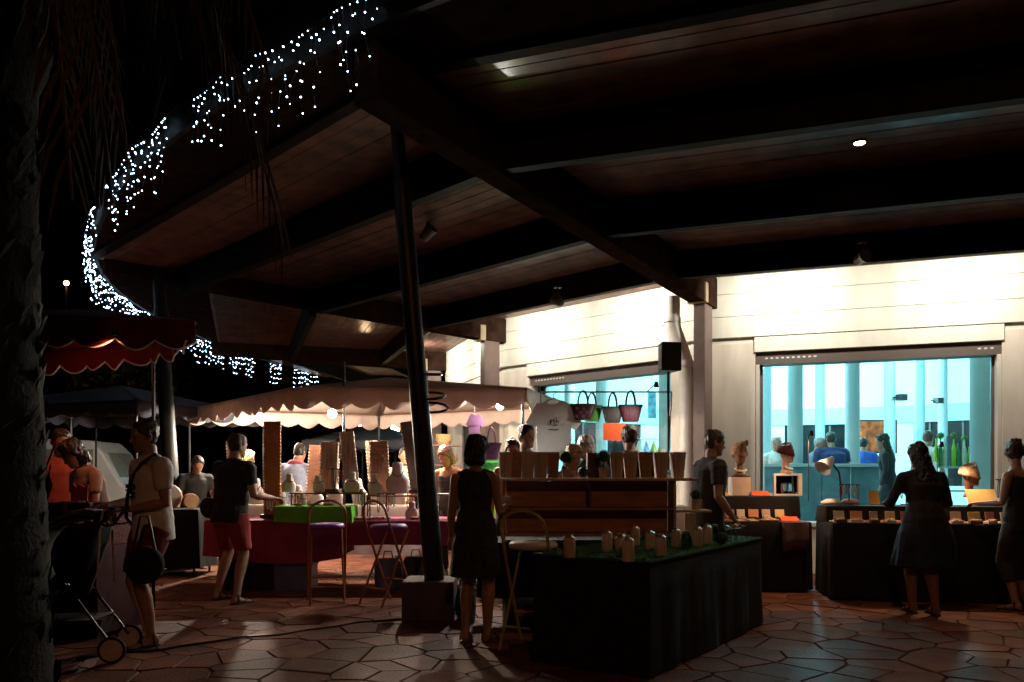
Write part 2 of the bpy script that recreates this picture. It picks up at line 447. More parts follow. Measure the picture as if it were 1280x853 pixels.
spot(P(697, 376, 9.9), R_(200), R_(-25), 'small round spotlight on the purlin above the handbag window')
spot(P(1078, 322, 8.75), R_(10), R_(-5), 'round spotlight facing out on the purlin above the cyan window')
spot(P(535, 291, 8.9), R_(60), R_(-40), 'dark unlit spotlight on the planks beside the leaning post')
# recessed downlight, lit
pd = Vector((2.92, 6.72, 0)); dl = thing('downlight', 'small glowing recessed downlight in the plank ceiling', 'downlight', (pd.x, pd.y, ZC(4.0) - .012))
mb = MB(); mb.tube([(0.058 * math.cos(i * .3927), .058 * math.sin(i * .3927), .012) for i in range(16)], .014, 8, closed=True); mb.build('trim_ring', M_black, dl, smooth=True)
mb = MB(); mb.lathe([(.046, .004), (.040, -.002), (.001, -.005)], 18); mb.build('bulb', emitter('downlight_glow', (1, .86, .62), 12), dl, smooth=True)
lamp('SPOT', (pd.x, pd.y, ZC(4.0) - .05), 55, (1, .62, .36), .05, (pd.x, pd.y, 0), 130, 1)
# wall-washing floods tucked behind the first purlin
for k in (-1, 0, 1, 2):
    a, u, n = frame(k)
    for uu in (1.0, 3.1):
        c = a + u * uu + n * 1.14; c.z = 3.86
        t = thing('flood_light', 'slim flood light behind the purlin washing the cream wall', 'flood light', c, math.atan2(u.y, u.x), group='wall-washing floods behind the purlins')
        mb = MB(); mb.box((0, 0, .05), (.34, .09, .07)); mb.build('body', M_black, t, bevel=.006)
        mb = MB(); mb.box((0, 0, .012), (.30, .05, .004)); mb.build('lens', pm('flood_lens', (.8, .8, .75), .3), t)
        q = c - n * .06; q.z = 3.84
        tgt = a + u * uu; tgt.z = 3.45
        lamp('SPOT', q, WALLW, (1, .94, .80), .10, tgt, 165, .9)
# shop lights: ceiling panels in the drum
for x, y, w_, aim, lab in ((8.6, 23.6, SHOPW * 1.3, None, 'back'), (4.2, 14.2, SHOPW * .20, None, 'front'), (9.5, 17.5, SHOPW * .5, None, 'mid'), (3.2, 18.0, SHOPW * .8, None, 'left')):
    t = thing('ceiling_panel', 'square white panel light in the shop ceiling', 'ceiling light', (x, y, 5.0), group='panel lights in the shop ceiling')
    mb = MB(); mb.box((0, 0, .06), (.7, .7, .05)); mb.build('tray', M_incol, t)
    mb = MB(); mb.box((0, 0, .028), (.6, .6, .008)); mb.build('diffuser', emitter('panel_glow', (.55, .95, 1), 6), t)
    lamp('POINT', (x, y, 4.75), w_, (.31, .88, 1.0) if lab != 'left' else (.62, .92, 1.0), .3)
# ---------------------------------------------------------------- people
from mathutils import noise as mnoise
def remeshed(mb, name, mat, parent, voxel=.012, it=4, wrinkle=0, wscale=9, seed=0):
    me = mb.mesh(name)
    bm = bmesh.new(); bm.from_mesh(me); bmesh.ops.recalc_face_normals(bm, faces=bm.faces); bm.to_mesh(me); bm.free()
    o = bpy.data.objects.new(name, me); COL.objects.link(o)
    m1 = o.modifiers.new('r', 'REMESH'); m1.mode = 'VOXEL'; m1.voxel_size = voxel
    m2 = o.modifiers.new('s', 'SMOOTH'); m2.factor = .5; m2.iterations = it
    dg = bpy.context.evaluated_depsgraph_get()
    m = bpy.data.meshes.new_from_object(o.evaluated_get(dg)); o.modifiers.clear(); o.data = m
    bpy.data.meshes.remove(me); m.name = name
    if wrinkle:
        off = Vector((seed * 3.1, seed * 1.7, 0))
        for v, nn in zip(m.vertices, [Vector(x.vector) for x in m.vertex_normals]):
            p = v.co + off
            w = mnoise.noise(Vector((p.x * wscale, p.y * wscale, p.z * wscale * .55))) + .5 * mnoise.noise(p * wscale * 2.3)
            v.co += nn * w * wrinkle
    m.materials.clear(); m.materials.append(mat)
    m.polygons.foreach_set('use_smooth', [True] * len(m.polygons))
    if parent is not None: o.parent = parent
    return o

HEAD = [(.000, .028, .030, -.060), (.012, .044, .048, -.046), (.04, .056, .070, -.026), (.075, .066, .084, -.012), (.115, .073, .092, -.004),
        (.150, .076, .096, .002), (.185, .071, .091, .006), (.212, .056, .072, .010), (.228, .034, .045, .012), (.235, .008, .010, .012)]
def ell(c, rx, ry, xa, ya, n=16):
    return [c + xa * rx * math.cos(2 * math.pi * j / n) + ya * ry * math.sin(2 * math.pi * j / n) for j in range(n)]
def head_geo(mb, T, grow=0):
    for_ = []
    for z, rx, ry, y in HEAD:
        for_.append(ell(Vector((0, y, z)), rx + grow, ry + grow, Vector((1, 0, 0)), Vector((0, 1, 0)), 18))
    mb.rings([[T(v) for v in r] for r in for_])
def tubeT(mb, T, pts, r, n=8): mb.tube([T(Vector(p)) for p in pts], r, n)
def face_geo(mb, T):
    tubeT(mb, T, [(0, -.086, .125), (0, -.100, .104), (0, -.112, .088), (0, -.100, .079)], [.008, .011, .014, .008], 8)      # nose
    tubeT(mb, T, [(-.05, -.076, .137), (-.025, -.090, .140), (0, -.090, .134), (.025, -.090, .140), (.05, -.076, .137)], [.007, .010, .009, .010, .007], 8)   # brow
    tubeT(mb, T, [(-.022, -.082, .052), (0, -.093, .054), (.022, -.082, .052)], [.005, .009, .005], 8)   # lips
    tubeT(mb, T, [(0, -.075, .012), (0, -.088, .02)], [.018, .012], 8)
    for s in (-1, 1):
        tubeT(mb, T, [(s * .070, .012, .082), (s * .082, .018, .098), (s * .085, .022, .118), (s * .076, .016, .132)], [.009, .013, .014, .008], 8)

def person(label, loc, rz, h=1.74, lean=0, yaw=0, pitch=0, arms=None, feet=None, fem=False, girth=1.0,
           skin=(.38, .22, .15), hair='short', hairc=(.03, .02, .015), top='tee', topc=(.3, .3, .3), bottom='trousers', botc=(.05, .05, .06),
           shoes=True, shoec=(.03, .03, .03), near=False, seat=None, seed=0, topmat=None, botmat=None, face=False, group=None, long=0, base=0.0, legs=True):
    p = thing('person', label, 'person', (loc[0], loc[1], base), rz, group)
    k = h / 1.755; vox = .0085 if near else .0125; vg = .011 if near else .014
    msk = pm('skin_%d_%d' % (int(skin[0] * 100), int(skin[1] * 100)), skin, .5, .1, 30, .1, 200)
    PZ = .93 if seat is None else seat
    Rl = Matrix.Rotation(R_(lean), 3, 'X')
    def B(v):                                   # upper-body frame -> local
        v = Rl @ Vector(v); return Vector((v.x * k, v.y * k, (v.z + PZ) * k))
    def Lc(v): return Vector(v) * k
    gx = girth
    if fem: TS = [(-.12, .12, .10), (-.05, .172, .120), (.02, .172, .122), (.10, .148, .105), (.19, .125, .092), (.28, .138, .108), (.35, .146, .118), (.42, .148, .098), (.475, .125, .08), (.51, .075, .06), (.535, .050, .052), (.61, .045, .050)]
    else: TS = [(-.12, .12, .10), (-.05, .162, .115), (.03, .162, .115), (.11, .155, .110), (.20, .152, .108), (.30, .165, .115), (.40, .178, .115), (.455, .160, .095), (.50, .09, .07), (.53, .060, .060), (.61, .054, .058)]
    TS = [(z, rx * (gx if z < .45 else 1), ry * (gx ** 1.6 if z < .42 else 1)) for z, rx, ry in TS]
    xs, ys = Vector((1, 0, 0)), Vector((0, 1, 0))
    def torso(mb, g, z0, z1, skirt=None):
        rs = [(z, rx + g, ry + g) for z, rx, ry in TS if z0 - 1e-6 <= z <= z1 + 1e-6]
        if g and z0 < -.1: rs = [(-.125, rs[1][1] + .004, rs[1][2] + .004)] + rs[1:]
        mb.rings([[B(v) for v in ell(Vector((0, 0, z)), rx, ry, xs, ys, 20)] for z, rx, ry in rs])
    # head frame
    nb = Vector((0, 0, .562)); Rh = Matrix.Rotation(R_(yaw), 3, 'Z') @ Matrix.Rotation(R_(pitch), 3, 'X')
    Rh2 = Rl if abs(lean) < 1 else Matrix.Rotation(R_(lean * .6), 3, 'X')
    hb = Rl @ nb
    def T(v):
        q = Rh2 @ (Rh @ (Vector(v) - Vector((0, .01, 0)))) + hb
        return Vector((q.x * k, q.y * k, (q.z + PZ) * k))
    # limbs
    sw = .165 if fem else .195
    shl = {s: Vector((s * sw * (1 + (gx - 1) * .5), .005, .445)) for s in (-1, 1)}
    arms = arms or {}
    AR = {}
    for s in (-1, 1):
        e, f = arms.get(s, ((s * .22, .06, -1), (s * .06, -.32, -1)))
        ev = Vector(e).normalized(); fv = Vector(f).normalized()
        sh = Rl @ shl[s]; el = sh + ev * .285; wr = el + fv * .25
        up = lambda v: Vector((v.x * k, v.y * k, (v.z + PZ) * k))
        AR[s] = (up(sh), up(el), up(wr), fv)
    LG = {}
    feet = feet or {-1: (-.10, 0), 1: (.10, .02)}
    for s in (-1, 1):
        hp = Vector((s * .092, 0, PZ - .03)); ft = Vector((feet[s][0], feet[s][1], .085))
        if seat is not None: kn = Vector((s * .11, -.42, PZ + .0)); ft = Vector((s * .12, -.40 + feet[s][1], .085))
        else:
            d = ft - hp; mid_ = (hp + ft) / 2; half = d.length / 2; up_ = max(0.0001, .425 ** 2 - half ** 2)
            fw = Vector((0, -1, 0)); fw = (fw - d.normalized() * fw.dot(d.normalized())).normalized()
            kn = mid_ + fw * math.sqrt(up_)
        LG[s] = (Lc(hp), Lc(kn), Lc(ft))
    thk = (1.08 if fem else 1.0) * (gx ** .6) * k
    def leg(mb, s, g, t0=0., t1=2.):           # t in 0..1 thigh, 1..2 calf
        a, b, c = LG[s]; prof = [(0, .082), (.35, .078), (.8, .057), (1.0, .052), (1.3, .055), (1.6, .043), (1.9, .034), (2.0, .036)]
        ts = sorted(set([t0, t1] + [t for t, _ in prof if t0 < t < t1])); pts = []; rr = []
        for t in ts:
            pts.append(a.lerp(b, t) if t <= 1 else b.lerp(c, t - 1))
            for (ta, ra), (tb, rb) in zip(prof, prof[1:]):
                if ta <= t <= tb: r = ra + (rb - ra) * (t - ta) / (tb - ta)
            if t > .9: pts[-1] = pts[-1] + Vector((0, .012 * k if 1.1 < t < 1.7 else 0, 0))
            rr.append(r * thk + g)
        mb.tube(pts, rr, 14)
    ak = (.86 if fem else 1.0) * k * gx ** .5
    def arm(mb, s, g, t0=0., t1=2.):
        a, b, c, _ = AR[s]; prof = [(0, .060), (.3, .052), (.75, .043), (1.0, .039), (1.25, .043), (1.7, .031), (2.0, .026)]
        ts = sorted(set([t0, t1] + [t for t, _ in prof if t0 < t < t1])); dd = (b - a).normalized(); pts = [a - dd * .046 * ak, a - dd * .034 * ak]; rr = [.014 * ak + g * .8, .036 * ak + g]
        for t in ts:
            pts.append(a.lerp(b, t) if t <= 1 else b.lerp(c, t - 1))
            for (ta, ra), (tb, rb) in zip(prof, prof[1:]):
                if ta <= t <= tb: r = ra + (rb - ra) * (t - ta) / (tb - ta)
            rr.append(r * ak + g)
        mb.tube(pts, rr, 12)
    body = MB()
    torso(body, 0, -.2, .7); head_geo(body, T); face_geo(body, T)
    for s in (-1, 1):
        # deltoid bridge, arm, hand
        a, b, c, fv = AR[s]
        body.tube([B((s * .02, .012, .50)), B((s * .07, .010, .475)), B((s * .13, .005, .45)), a, a.lerp(b, .15)], [.046 * ak, .046 * ak, .052 * ak, .057 * ak, .056 * ak], 12)
        arm(body, s, 0)
        # palm and five fingers; side axis = across the palm
        side = fv.cross(Vector((0, -.3, 1))).normalized()
        if side.length < .1: side = Vector((1, 0, 0))
        nrm = side.cross(fv).normalized()
        hk = k * (.92 if fem else 1.0)
        if nrm.dot(Vector((-s, -.6, -.3))) < 0: nrm = -nrm        # curl inwards
        pr = []
        for t, w, d in ((-.01, .026, .022), (.02, .032, .020), (.055, .039, .018), (.085, .040, .015), (.092, .034, .010)):
            pr.append(ell(c + fv * t * hk, w * hk, d * hk, side, nrm, 12))
        body.rings(pr)
        for i, ln in enumerate((.068, .078, .073, .058)):
            o_ = (i - 1.5) * .0195
            b0 = c + (fv * .082 + side * o_) * hk; b1 = b0 + (fv * .8 + nrm * .35 + side * o_ * 2).normalized() * ln * .45 * hk
            b2 = b1 + (fv * .45 + nrm * .8).normalized() * ln * .33 * hk; b3 = b2 + (fv * .05 + nrm).normalized() * ln * .25 * hk
            body.tube([b0, b1, b2, b3], [.0098 * hk, .0092 * hk, .0085 * hk, .007 * hk], 8)
        ts_ = 1 if (side * s).dot(Vector((-1, -.5, .4))) > 0 else -1
        t0 = c + (fv * .015 + side * ts_ * .026) * hk; t1 = t0 + (fv * .6 + side * ts_ * .7 + nrm * .25).normalized() * .038 * hk; t2 = t1 + (fv * .8 + nrm * .5 + side * ts_ * .1).normalized() * .034 * hk
        body.tube([t0, t1, t2], [.0135 * hk, .0115 * hk, .009 * hk], 8)
        if legs:
            leg(body, s, 0)
            f = LG[s][2]
            def foot(mb, g, z0=0):
                rs = []
                for y, w, hh, zc in ((.055, .026, .028, .042), (.035, .034, .05, .05), (0, .035, .048, .05), (-.05, .036, .034, .036), (-.10, .043, .024, .026), (-.145, .042, .018, .02), (-.175, .028, .012, .016)):
                    q = Vector((f.x + s * .01 * k * (-y * 6), f.y + y * k, (f.z / k - .085 + zc) * k))
                    rs.append(ell(q, w * k + g, hh * k * .92 + g, xs, Vector((0, 0, 1)), 12))
                mb.rings(rs)
            foot(body, 0)
    remeshed(body, 'body', msk, p, vox, 3)
    # clothes
    if top:
        mb = MB(); g = .019 * k
        mt = topmat or pm('cloth_%s_%d_%d_%d' % (top, int(topc[0] * 100), int(topc[1] * 100), int(topc[2] * 100)), topc, .85, .12, 14, .2, 120)
        hem = -.12 if top != 'crop' else -.05
        if top == 'dress':
            tt = [(z, rx + .014, ry + .014) for z, rx, ry in TS if -.06 <= z <= .48] + [(.505, .085, .072)]
            rs = [[B(v) for v in ell(Vector((0, 0, z)), rx, ry, xs, ys, 28)] for z, rx, ry in tt]
            down = []
            for z, a_, b_ in ((-.36 - long, .222 + .1 * long, .178 + .1 * long), (-.26, .214, .168), (-.15, .202, .150)):
                ring = []
                for j in range(28):
                    an = 2 * math.pi * j / 28; w = 1 + .05 * math.sin(an * 6 + seed) * (-z - .15) * 2
                    q = Vector((math.cos(an) * a_ * w, math.sin(an) * b_ * w, z)); ring.append(Vector((q.x * k, q.y * k, (q.z + PZ) * k)))
                down.append(ring)
            mb.rings(down + rs)
            for s in (-1, 1): mb.tube([B((s * .05, .0, .49)), B((s * .10, .0, .47)), B((s * .14, .0, .448))], [.042 * k, .046 * k, .05 * k], 10)
        else:
            torso(mb, .019, hem, .47 if top != 'tank' else .43)
            if top == 'tank':
                for s in (-1, 1): mb.tube([B((s * .085, -.06, .40)), B((s * .09, .0, .48)), B((s * .085, .06, .42))], .024 * k, 8)
            else:
                mb.rings([[B(v) for v in ell(Vector((0, 0.004, z)), rx, ry, xs, ys, 20)] for z, rx, ry in ((.42, .16, .115), (.48, .125, .098), (.515, .088, .082), (.53, .078, .076))])
                for s in (-1, 1):
                    a, b, c, _ = AR[s]
                    mb.tube([B((s * .03, .012, .495)), B((s * .08, .010, .47)), B((s * .13, .006, .45)), a, a.lerp(b, .12)], [.058 * ak, .062 * ak, .068 * ak, .075 * ak, .074 * ak], 12)
                    arm(mb, s, (.017 if top == 'tee' else .013) * k, 0, .62 if top == 'tee' else 1.93)
        remeshed(mb, {'dress': 'dress', 'tank': 'vest'}.get(top, 'shirt'), mt, p, vg, 2, .0105 if near else .007, 7.5, seed)
    if bottom and legs:
        mb = MB(); mt = botmat or pm('trouser_%d_%d_%d' % (int(botc[0] * 100), int(botc[1] * 100), int(botc[2] * 100)), botc, .85, .12, 12, .2, 120)
        if bottom in ('skirt', 'longskirt'):
            ln = .45 if bottom == 'skirt' else .82
            rs = []
            for t in range(7):
                z = .06 - (ln + .06) * t / 6; ring = []
                a_ = .185 + .045 * min(1, t / 2) + .015 * t; b_ = .135 + .035 * min(1, t / 2) + .012 * t
                for j in range(36):
                    an = 2 * math.pi * j / 36; w = 1 + .06 * math.sin(an * 7 + seed) * t / 6
                    ring.append(Vector((math.cos(an) * a_ * w * k, math.sin(an) * b_ * w * k, (z + PZ) * k)))
                rs.append(ring)
            mb.rings(rs)
        else:
            mb.rings([[Vector((v.x * k, v.y * k, (v.z + PZ) * k)) for v in ell(Vector((0, 0, z)), rx * gx, ry * gx ** 1.4, xs, ys, 18)] for z, rx, ry in ((-.13, .15, .115), (-.06, .172, .126), (.0, .170, .124), (.04, .160, .116))])
            for s in (-1, 1): leg(mb, s, (.030 if bottom == 'shorts' else .016) * k, .02, {'shorts': .88, 'trousers': 1.93, 'capri': 1.5}[bottom])
        remeshed(mb, {'skirt': 'skirt', 'longskirt': 'skirt', 'shorts': 'shorts'}.get(bottom, 'trousers'), mt, p, vg, 2, .009 if near else .006, 7.5, seed + 3)
    if shoes and legs:
        ms = pm('shoe_%d' % int(shoec[0] * 100), shoec, .5, .15, 20)
        for s in (-1, 1):
            f = LG[s][2]; mb = MB(); rs = []
            for y, w in ((.062, .022), (.045, .036), (0, .038), (-.06, .042), (-.12, .048), (-.165, .042), (-.185, .02)):
                q = Vector((f.x + s * .01 * k * (-y * 6), f.y + y * k, f.z - .085 * k))
                rs.append([q + Vector((-w * k, 0, .0)), q + Vector((w * k, 0, .0)), q + Vector((w * k, 0, .016 * k)), q + Vector((-w * k, 0, .016 * k))])
            mb.rings(rs)
            q = Vector((f.x, f.y, f.z - .085 * k))
            for y in (-.09, .0):
                mb.tube([q + Vector((-.043 * k, y * k, .012)), q + Vector((-.03 * k, y * k, (.055 if y else .098) * k)), q + Vector((.03 * k, y * k, (.055 if y else .098) * k)), q + Vector((.045 * k, y * k, .012))], .009 * k, 6)
            mb.build('sandal', ms, p, smooth=True)
    # hair
    if hair and hair != 'bald':
        mb = MB(); mh = pm('hair_%d_%d' % (int(hairc[0] * 100), int(hairc[1] * 100)), hairc, .45, .4, 40, .6, 90, stretch=(1, 1, .25))
        gg = {'short': .011, 'bob': .02, 'long': .018, 'bun': .013}[hair]
        rs = []; HN = len(HEAD)
        for i in range(25):
            f = (.05 + .95 * i / 24) * (HN - 1); i0 = min(HN - 2, int(f)); w = f - i0
            z, rx, ry, y = [p_ + (q_ - p_) * w for p_, q_ in zip(HEAD[i0], HEAD[i0 + 1])]
            ring = []
            for j in range(28):
                an = 2 * math.pi * j / 28; cx_, sy_ = math.cos(an), math.sin(an)
                zl = .112 - .082 * sy_ if sy_ < 0 else .112 - .085 * sy_          # hairline: high in front, low at the nape
                if abs(cx_) > .75: zl -= .012
                g_ = gg if z > zl + .008 else (-.02 if z < zl - .008 else (gg + .02) * (z - zl + .008) / .016 - .02)
                ring.append(T(Vector(((rx + g_ * .9) * cx_, y + (ry + g_ * (1.25 if sy_ > 0 else .9)) * sy_, z + (gg * .9 if z > .2 else 0)))))
            rs.append(ring)
        mb.rings(rs)
        if hair == 'bun': tubeT(mb, T, [(0, .075, .165), (0, .10, .19), (0, .105, .225), (0, .09, .245)], [.045, .055, .05, .02], 12)
        if hair in ('short', 'bun'): pass
        elif hair == 'bob':
            mb.rings([[T(v) for v in ell(Vector((0, .035, z)), a_, b_, xs, ys, 18)] for z, a_, b_ in ((-.015, .07, .06), (.01, .090, .078), (.08, .095, .082), (.15, .09, .08), (.19, .08, .075))])
        else:
            mb.rings([[T(v) for v in ell(Vector((0, yy, z)), a_, b_, xs, ys, 18)] for z, a_, b_, yy in ((-.26, .06, .03, .085), (-.2, .10, .045, .08), (-.08, .105, .05, .068), (.02, .098, .06, .05), (.10, .094, .07, .04), (.18, .08, .075, .03))])
        remeshed(mb, 'hair', mh, p, .008, 1, .0075 if hair == 'short' else .011, 42, seed + 5)
    if face:
        for s in (-1, 1):
            mb = MB(); mb.ball(T(Vector((s * .032, -.079, .116))), .0105 * k, 8); mb.build('eye', pm('eye_dark', (.02, .015, .012), .15), p, smooth=True)
    p['k'] = k
    p_frames[p.name] = (B, T, AR, LG, k)
    return p
p_frames = {}
# ---------------------------------------------------------------- stall furniture helpers
M_woodR = pm('red_wood', (.46, .22, .14), .5, .3, 5, .25, 50, stretch=(1, 1, 5))
M_woodP = pm('pale_wood', (.60, .45, .36), .6, .25, 6, .25, 60, stretch=(4, 4, .6))
M_woodD = pm('dark_wood', (.10, .045, .03), .55, .3, 6, .25, 50)
M_blackcloth = pm('black_cloth', (.005, .005, .0055), .9, .3, 6, .3, 90)
M_burg = pm('burgundy_cloth', (.24, .025, .09), .8, .2, 6, .3, 100)
M_turf = pm('turf', (.05, .15, .025), .9, .5, 60, 1.0, 260)
M_green = pm('green_cloth', (.12, .50, .03), .8, .15, 8, .3, 100)
M_metalD = pm('dark_metal', (.03, .028, .028), .4, .2, 10, metal=.6)
M_white = pm('white_paint', (.75, .73, .70), .5, .05, 8)
M_steelW = pm('white_bust', (.80, .77, .74), .6, .06, 10)
M_orangecard = pm('orange_card', (.95, .13, .025), .7, .05, 8)
M_yellowcard = pm('warm_card', (.85, .50, .14), .7, .06, 8)

def draped(name, poly, zt, zh, mat, label, cat='tablecloth', amp=.03, freq=9, group=None, hemvar=.01, top=True, seed=0):
    cx = sum(p[0] for p in poly) / len(poly); cy = sum(p[1] for p in poly) / len(poly)
    pts = []
    for i in range(len(poly)):
        a = Vector((poly[i][0] - cx, poly[i][1] - cy, 0)); b = Vector((poly[(i + 1) % len(poly)][0] - cx, poly[(i + 1) % len(poly)][1] - cy, 0))
        n = max(2, int((b - a).length / .035)); d = (b - a).normalized(); nn = Vector((d.y, -d.x, 0))
        for j in range(n):
            t = j / n; e = min(t, 1 - t) * (b - a).length
            if e < .05:   # round the corners
                q = a.lerp(b, t)
            pts.append((a.lerp(b, t), nn))
    N = len(pts)
    sm = [((pts[i - 1][1] + pts[i][1] * 2 + pts[(i + 1) % N][1]) / 4).normalized() for i in range(N)]
    rs = []
    levels = [(zt - .006, -.012), (zt - .001, .0)] + [(zt + (zh - zt) * t, .012 + .02 * t) for t in (.04, .25, .5, .75, 1.0)]
    base_z = zh
    s = 0
    for li, (z, o) in enumerate(levels):
        t = max(0, (li - 2) / 4); ring = []; acc = 0
        for i, (p, _) in enumerate(pts):
            acc = i * .035
            w = amp * t * (.6 * math.sin(acc * freq + seed + 2.5 * mnoise.noise(Vector((acc * 1.3, seed, 4)))) + 1.5 * mnoise.noise(Vector((acc * 4, seed, li * .25))) + .7 * mnoise.noise(Vector((acc * 11, seed, li * .3))))
            dz = hemvar * math.sin(acc * 3 + seed) * t
            ring.append(p + sm[i] * (o + w) + Vector((0, 0, z - zh + dz)))
        rs.append(ring)
    mb = MB(); mb.sheet(rs, closed=True)
    k = len(mb.v); 
    mb.f.append([i for i in range(N)]); mb.m.append(0)
    o = mb.build(name, mat, None, smooth=True); o.location = (cx, cy, zh)
    tag(o, label, cat, group); return o

def table(poly, zt, label, mat=None, group=None):
    cx = sum(p[0] for p in poly) / len(poly); cy = sum(p[1] for p in poly) / len(poly)
    t = thing('folding_table', label, 'table', (cx, cy, 0), group=group)
    q = [(cx + (x - cx) * .97 - cx, cy + (y - cy) * .97 - cy) for x, y in poly]
    mb = MB(); mb.prism(q, zt - .04, zt - .012); mb.build('tabletop', mat or M_woodD, t, bevel=.004)
    for x, y in q:
        mb = MB(); mb.tube([(x * .9, y * .9, 0), (x * .9, y * .9, zt - .04)], .016, 8); mb.build('leg', M_metalD, t, smooth=True)
    return t

def bar_chair(label, loc, rz, frame, seatm):
    t = thing('bar_chair', label, 'chair', loc, rz)
    w = .19; mb = MB(); pts = [(-w, -.20, 0), (-w, .02, .52), (-w * .98, .12, .76), (-w * .97, .17, .90)]
    for i in range(9):
        a = math.pi * (1 - i / 8); pts.append((w * .97 * math.cos(a), .18 + .02 * math.sin(a), .92 + .14 * math.sin(a)))
    pts += [(w * .97, .17, .90), (w * .98, .12, .76), (w, .02, .52), (w, -.20, 0)]
    mb.tube(pts, .013, 8); mb.build('back_hoop', frame, t, smooth=True)
    for s in (-1, 1):
        mb = MB(); mb.tube([(s * w * .82, -.13, .755), (s * w * .84, .02, .45), (s * w * .9, .24, 0)], .012, 8); mb.build('leg', frame, t, smooth=True)
    mb = MB(); mb.tube([(-w * .99, -.10, .24), (w * .99, -.10, .24)], .010, 8); mb.build('footrest', frame, t, smooth=True)
    mb = MB(); mb.tube([(-w * .86, .16, .17), (w * .86, .16, .17)], .010, 8); mb.build('crossbar', frame, t, smooth=True)
    mb = MB(); mb.lathe([(.10, .752), (.172, .756), (.190, .772), (.188, .796), (.165, .812), (.08, .816), (.001, .816)], 24, (0, -.01, 0)); mb.build('seat', seatm, t, smooth='all')
    return t

def earring_board(label, loc, rz, w, h, tilt=0, mat=None, lean=0):
    t = thing('earring_board', label, 'display board', loc, rz)
    M = Matrix.Rotation(R_(tilt), 3, 'Y') @ Matrix.Rotation(R_(lean), 3, 'X')
    def X(v): return M @ Vector(v)
    mb = MB(); mb.add([X((x, y, z)) for x in (-w / 2, w / 2) for y in (-.012, .012) for z in (0, h)], [(0, 1, 3, 2), (4, 6, 7, 5), (0, 4, 5, 1), (2, 3, 7, 6), (0, 2, 6, 4), (1, 5, 7, 3)])
    mb.build('panel', mat or M_woodP, t, bevel=.004)
    mb = MB(); mb.box((0, .02, .02), (w * 1.35, .14, .04)); mb.build('foot', M_woodD, t, bevel=.004)
    mb = MB(); n = int(h / .045)
    for i in range(n):
        for s in (-1, 1):
            mb.ball(X((s * w * .47, -.02, .06 + i * (h - .08) / n)), .011, 5)
    mb.build('earrings', pm('bead', (.8, .7, .6), .25, .3, 30), t, smooth='all', kind='stuff')
    if w > .13:
        mb = MB(); r2 = random.Random(int(h * 1000 + w * 100))
        for i in range(14):
            x = r2.uniform(-.3, .3) * w; z = r2.uniform(.15, .9) * h
            mb.tube([X((x, -.018, z)), X((x + r2.uniform(-.02, .02), -.02, z - .06)), X((x, -.018, z - .09))], .004, 5)
        mb.build('pendants', pm('bead2', (.35, .2, .15), .3, .4, 40), t, kind='stuff')
    return t

def bust(label, loc, rz, h=.26, mat=None):
    t = thing('necklace_bust', label, 'bust', loc, rz)
    q = h / .26
    secs = [(0, .088, .030, .03), (.012, .092, .032, .03), (.06, .100, .034, .022), (.11, .100, .036, .012), (.14, .082, .036, .004), (.165, .056, .036, .0), (.19, .046, .036, -.004), (.225, .045, .038, -.012), (.25, .047, .040, -.022), (.262, .038, .030, -.026)]
    mb = MB(); mb.rings([[Vector((rx * q * math.cos(2 * math.pi * j / 18), (yc + ry * math.sin(2 * math.pi * j / 18)) * q, z * q)) for j in range(18)] for z, rx, ry, yc in secs]); mb.build('form', mat or M_steelW, t, smooth='all')
    mb = MB(); mb.tube([(.07 * math.sin(a) * (1 if a else 1), -.045 - .012 * math.cos(a) * 0, h * .55 + .10 * h / .26 * (abs(a) / 2.2) ** 1.6) for a in [(-2.2 + 4.4 * i / 14) * .62 for i in range(15)]], .006, 6)
    mb.build('necklace', pm('bead3', (.25, .08, .1), .3, .5, 60), t, smooth=True)
    return t

# ---------------------------------------------------------------- turf-topped stall (foreground)
tp = [(.884, 5.20), (2.20, 7.10), (1.485, 7.595), (.17, 5.695)]
e1 = Vector((2.20 - .884, 7.10 - 5.20, 0)).normalized(); e2 = Vector((-e1.y, e1.x, 0))
TP = lambda s, t, z=.757: Vector((.884, 5.20, z)) + e1 * s + e2 * t
table(tp, .752, 'long folding table hidden under the black skirt and turf')
draped('table_skirt', tp, .752, .015, M_blackcloth, 'black cloth skirting the turf-topped table down to the paving', amp=.014, freq=14, seed=1)
mb = MB()
for i in range(3): pass
mb.prism([tuple(TP(s, t).xy) for s, t in ((-.02, -.02), (2.33, -.02), (2.33, .89), (-.02, .89))], .757, .772)
turf = mb.build('turf_mat', M_turf); tag(turf, 'sheet of green artificial turf on the black skirted table', 'turf mat')
mb = MB(); r3 = random.Random(3)
for i in range(9000):
    s, t = r3.uniform(-.02, 2.32), r3.uniform(-.02, .88); p = TP(s, t, .771); a = r3.uniform(0, 6.28); l = r3.uniform(.008, .02)
    d = Vector((math.cos(a), math.sin(a), 0)) * .0022; b = Vector((r3.uniform(-.008, .008), r3.uniform(-.008, .008), l))
    mb.add([p - d, p + d, p + b], [(0, 1, 2)])
mb.build('turf_blades', M_turf, turf, kind='stuff')

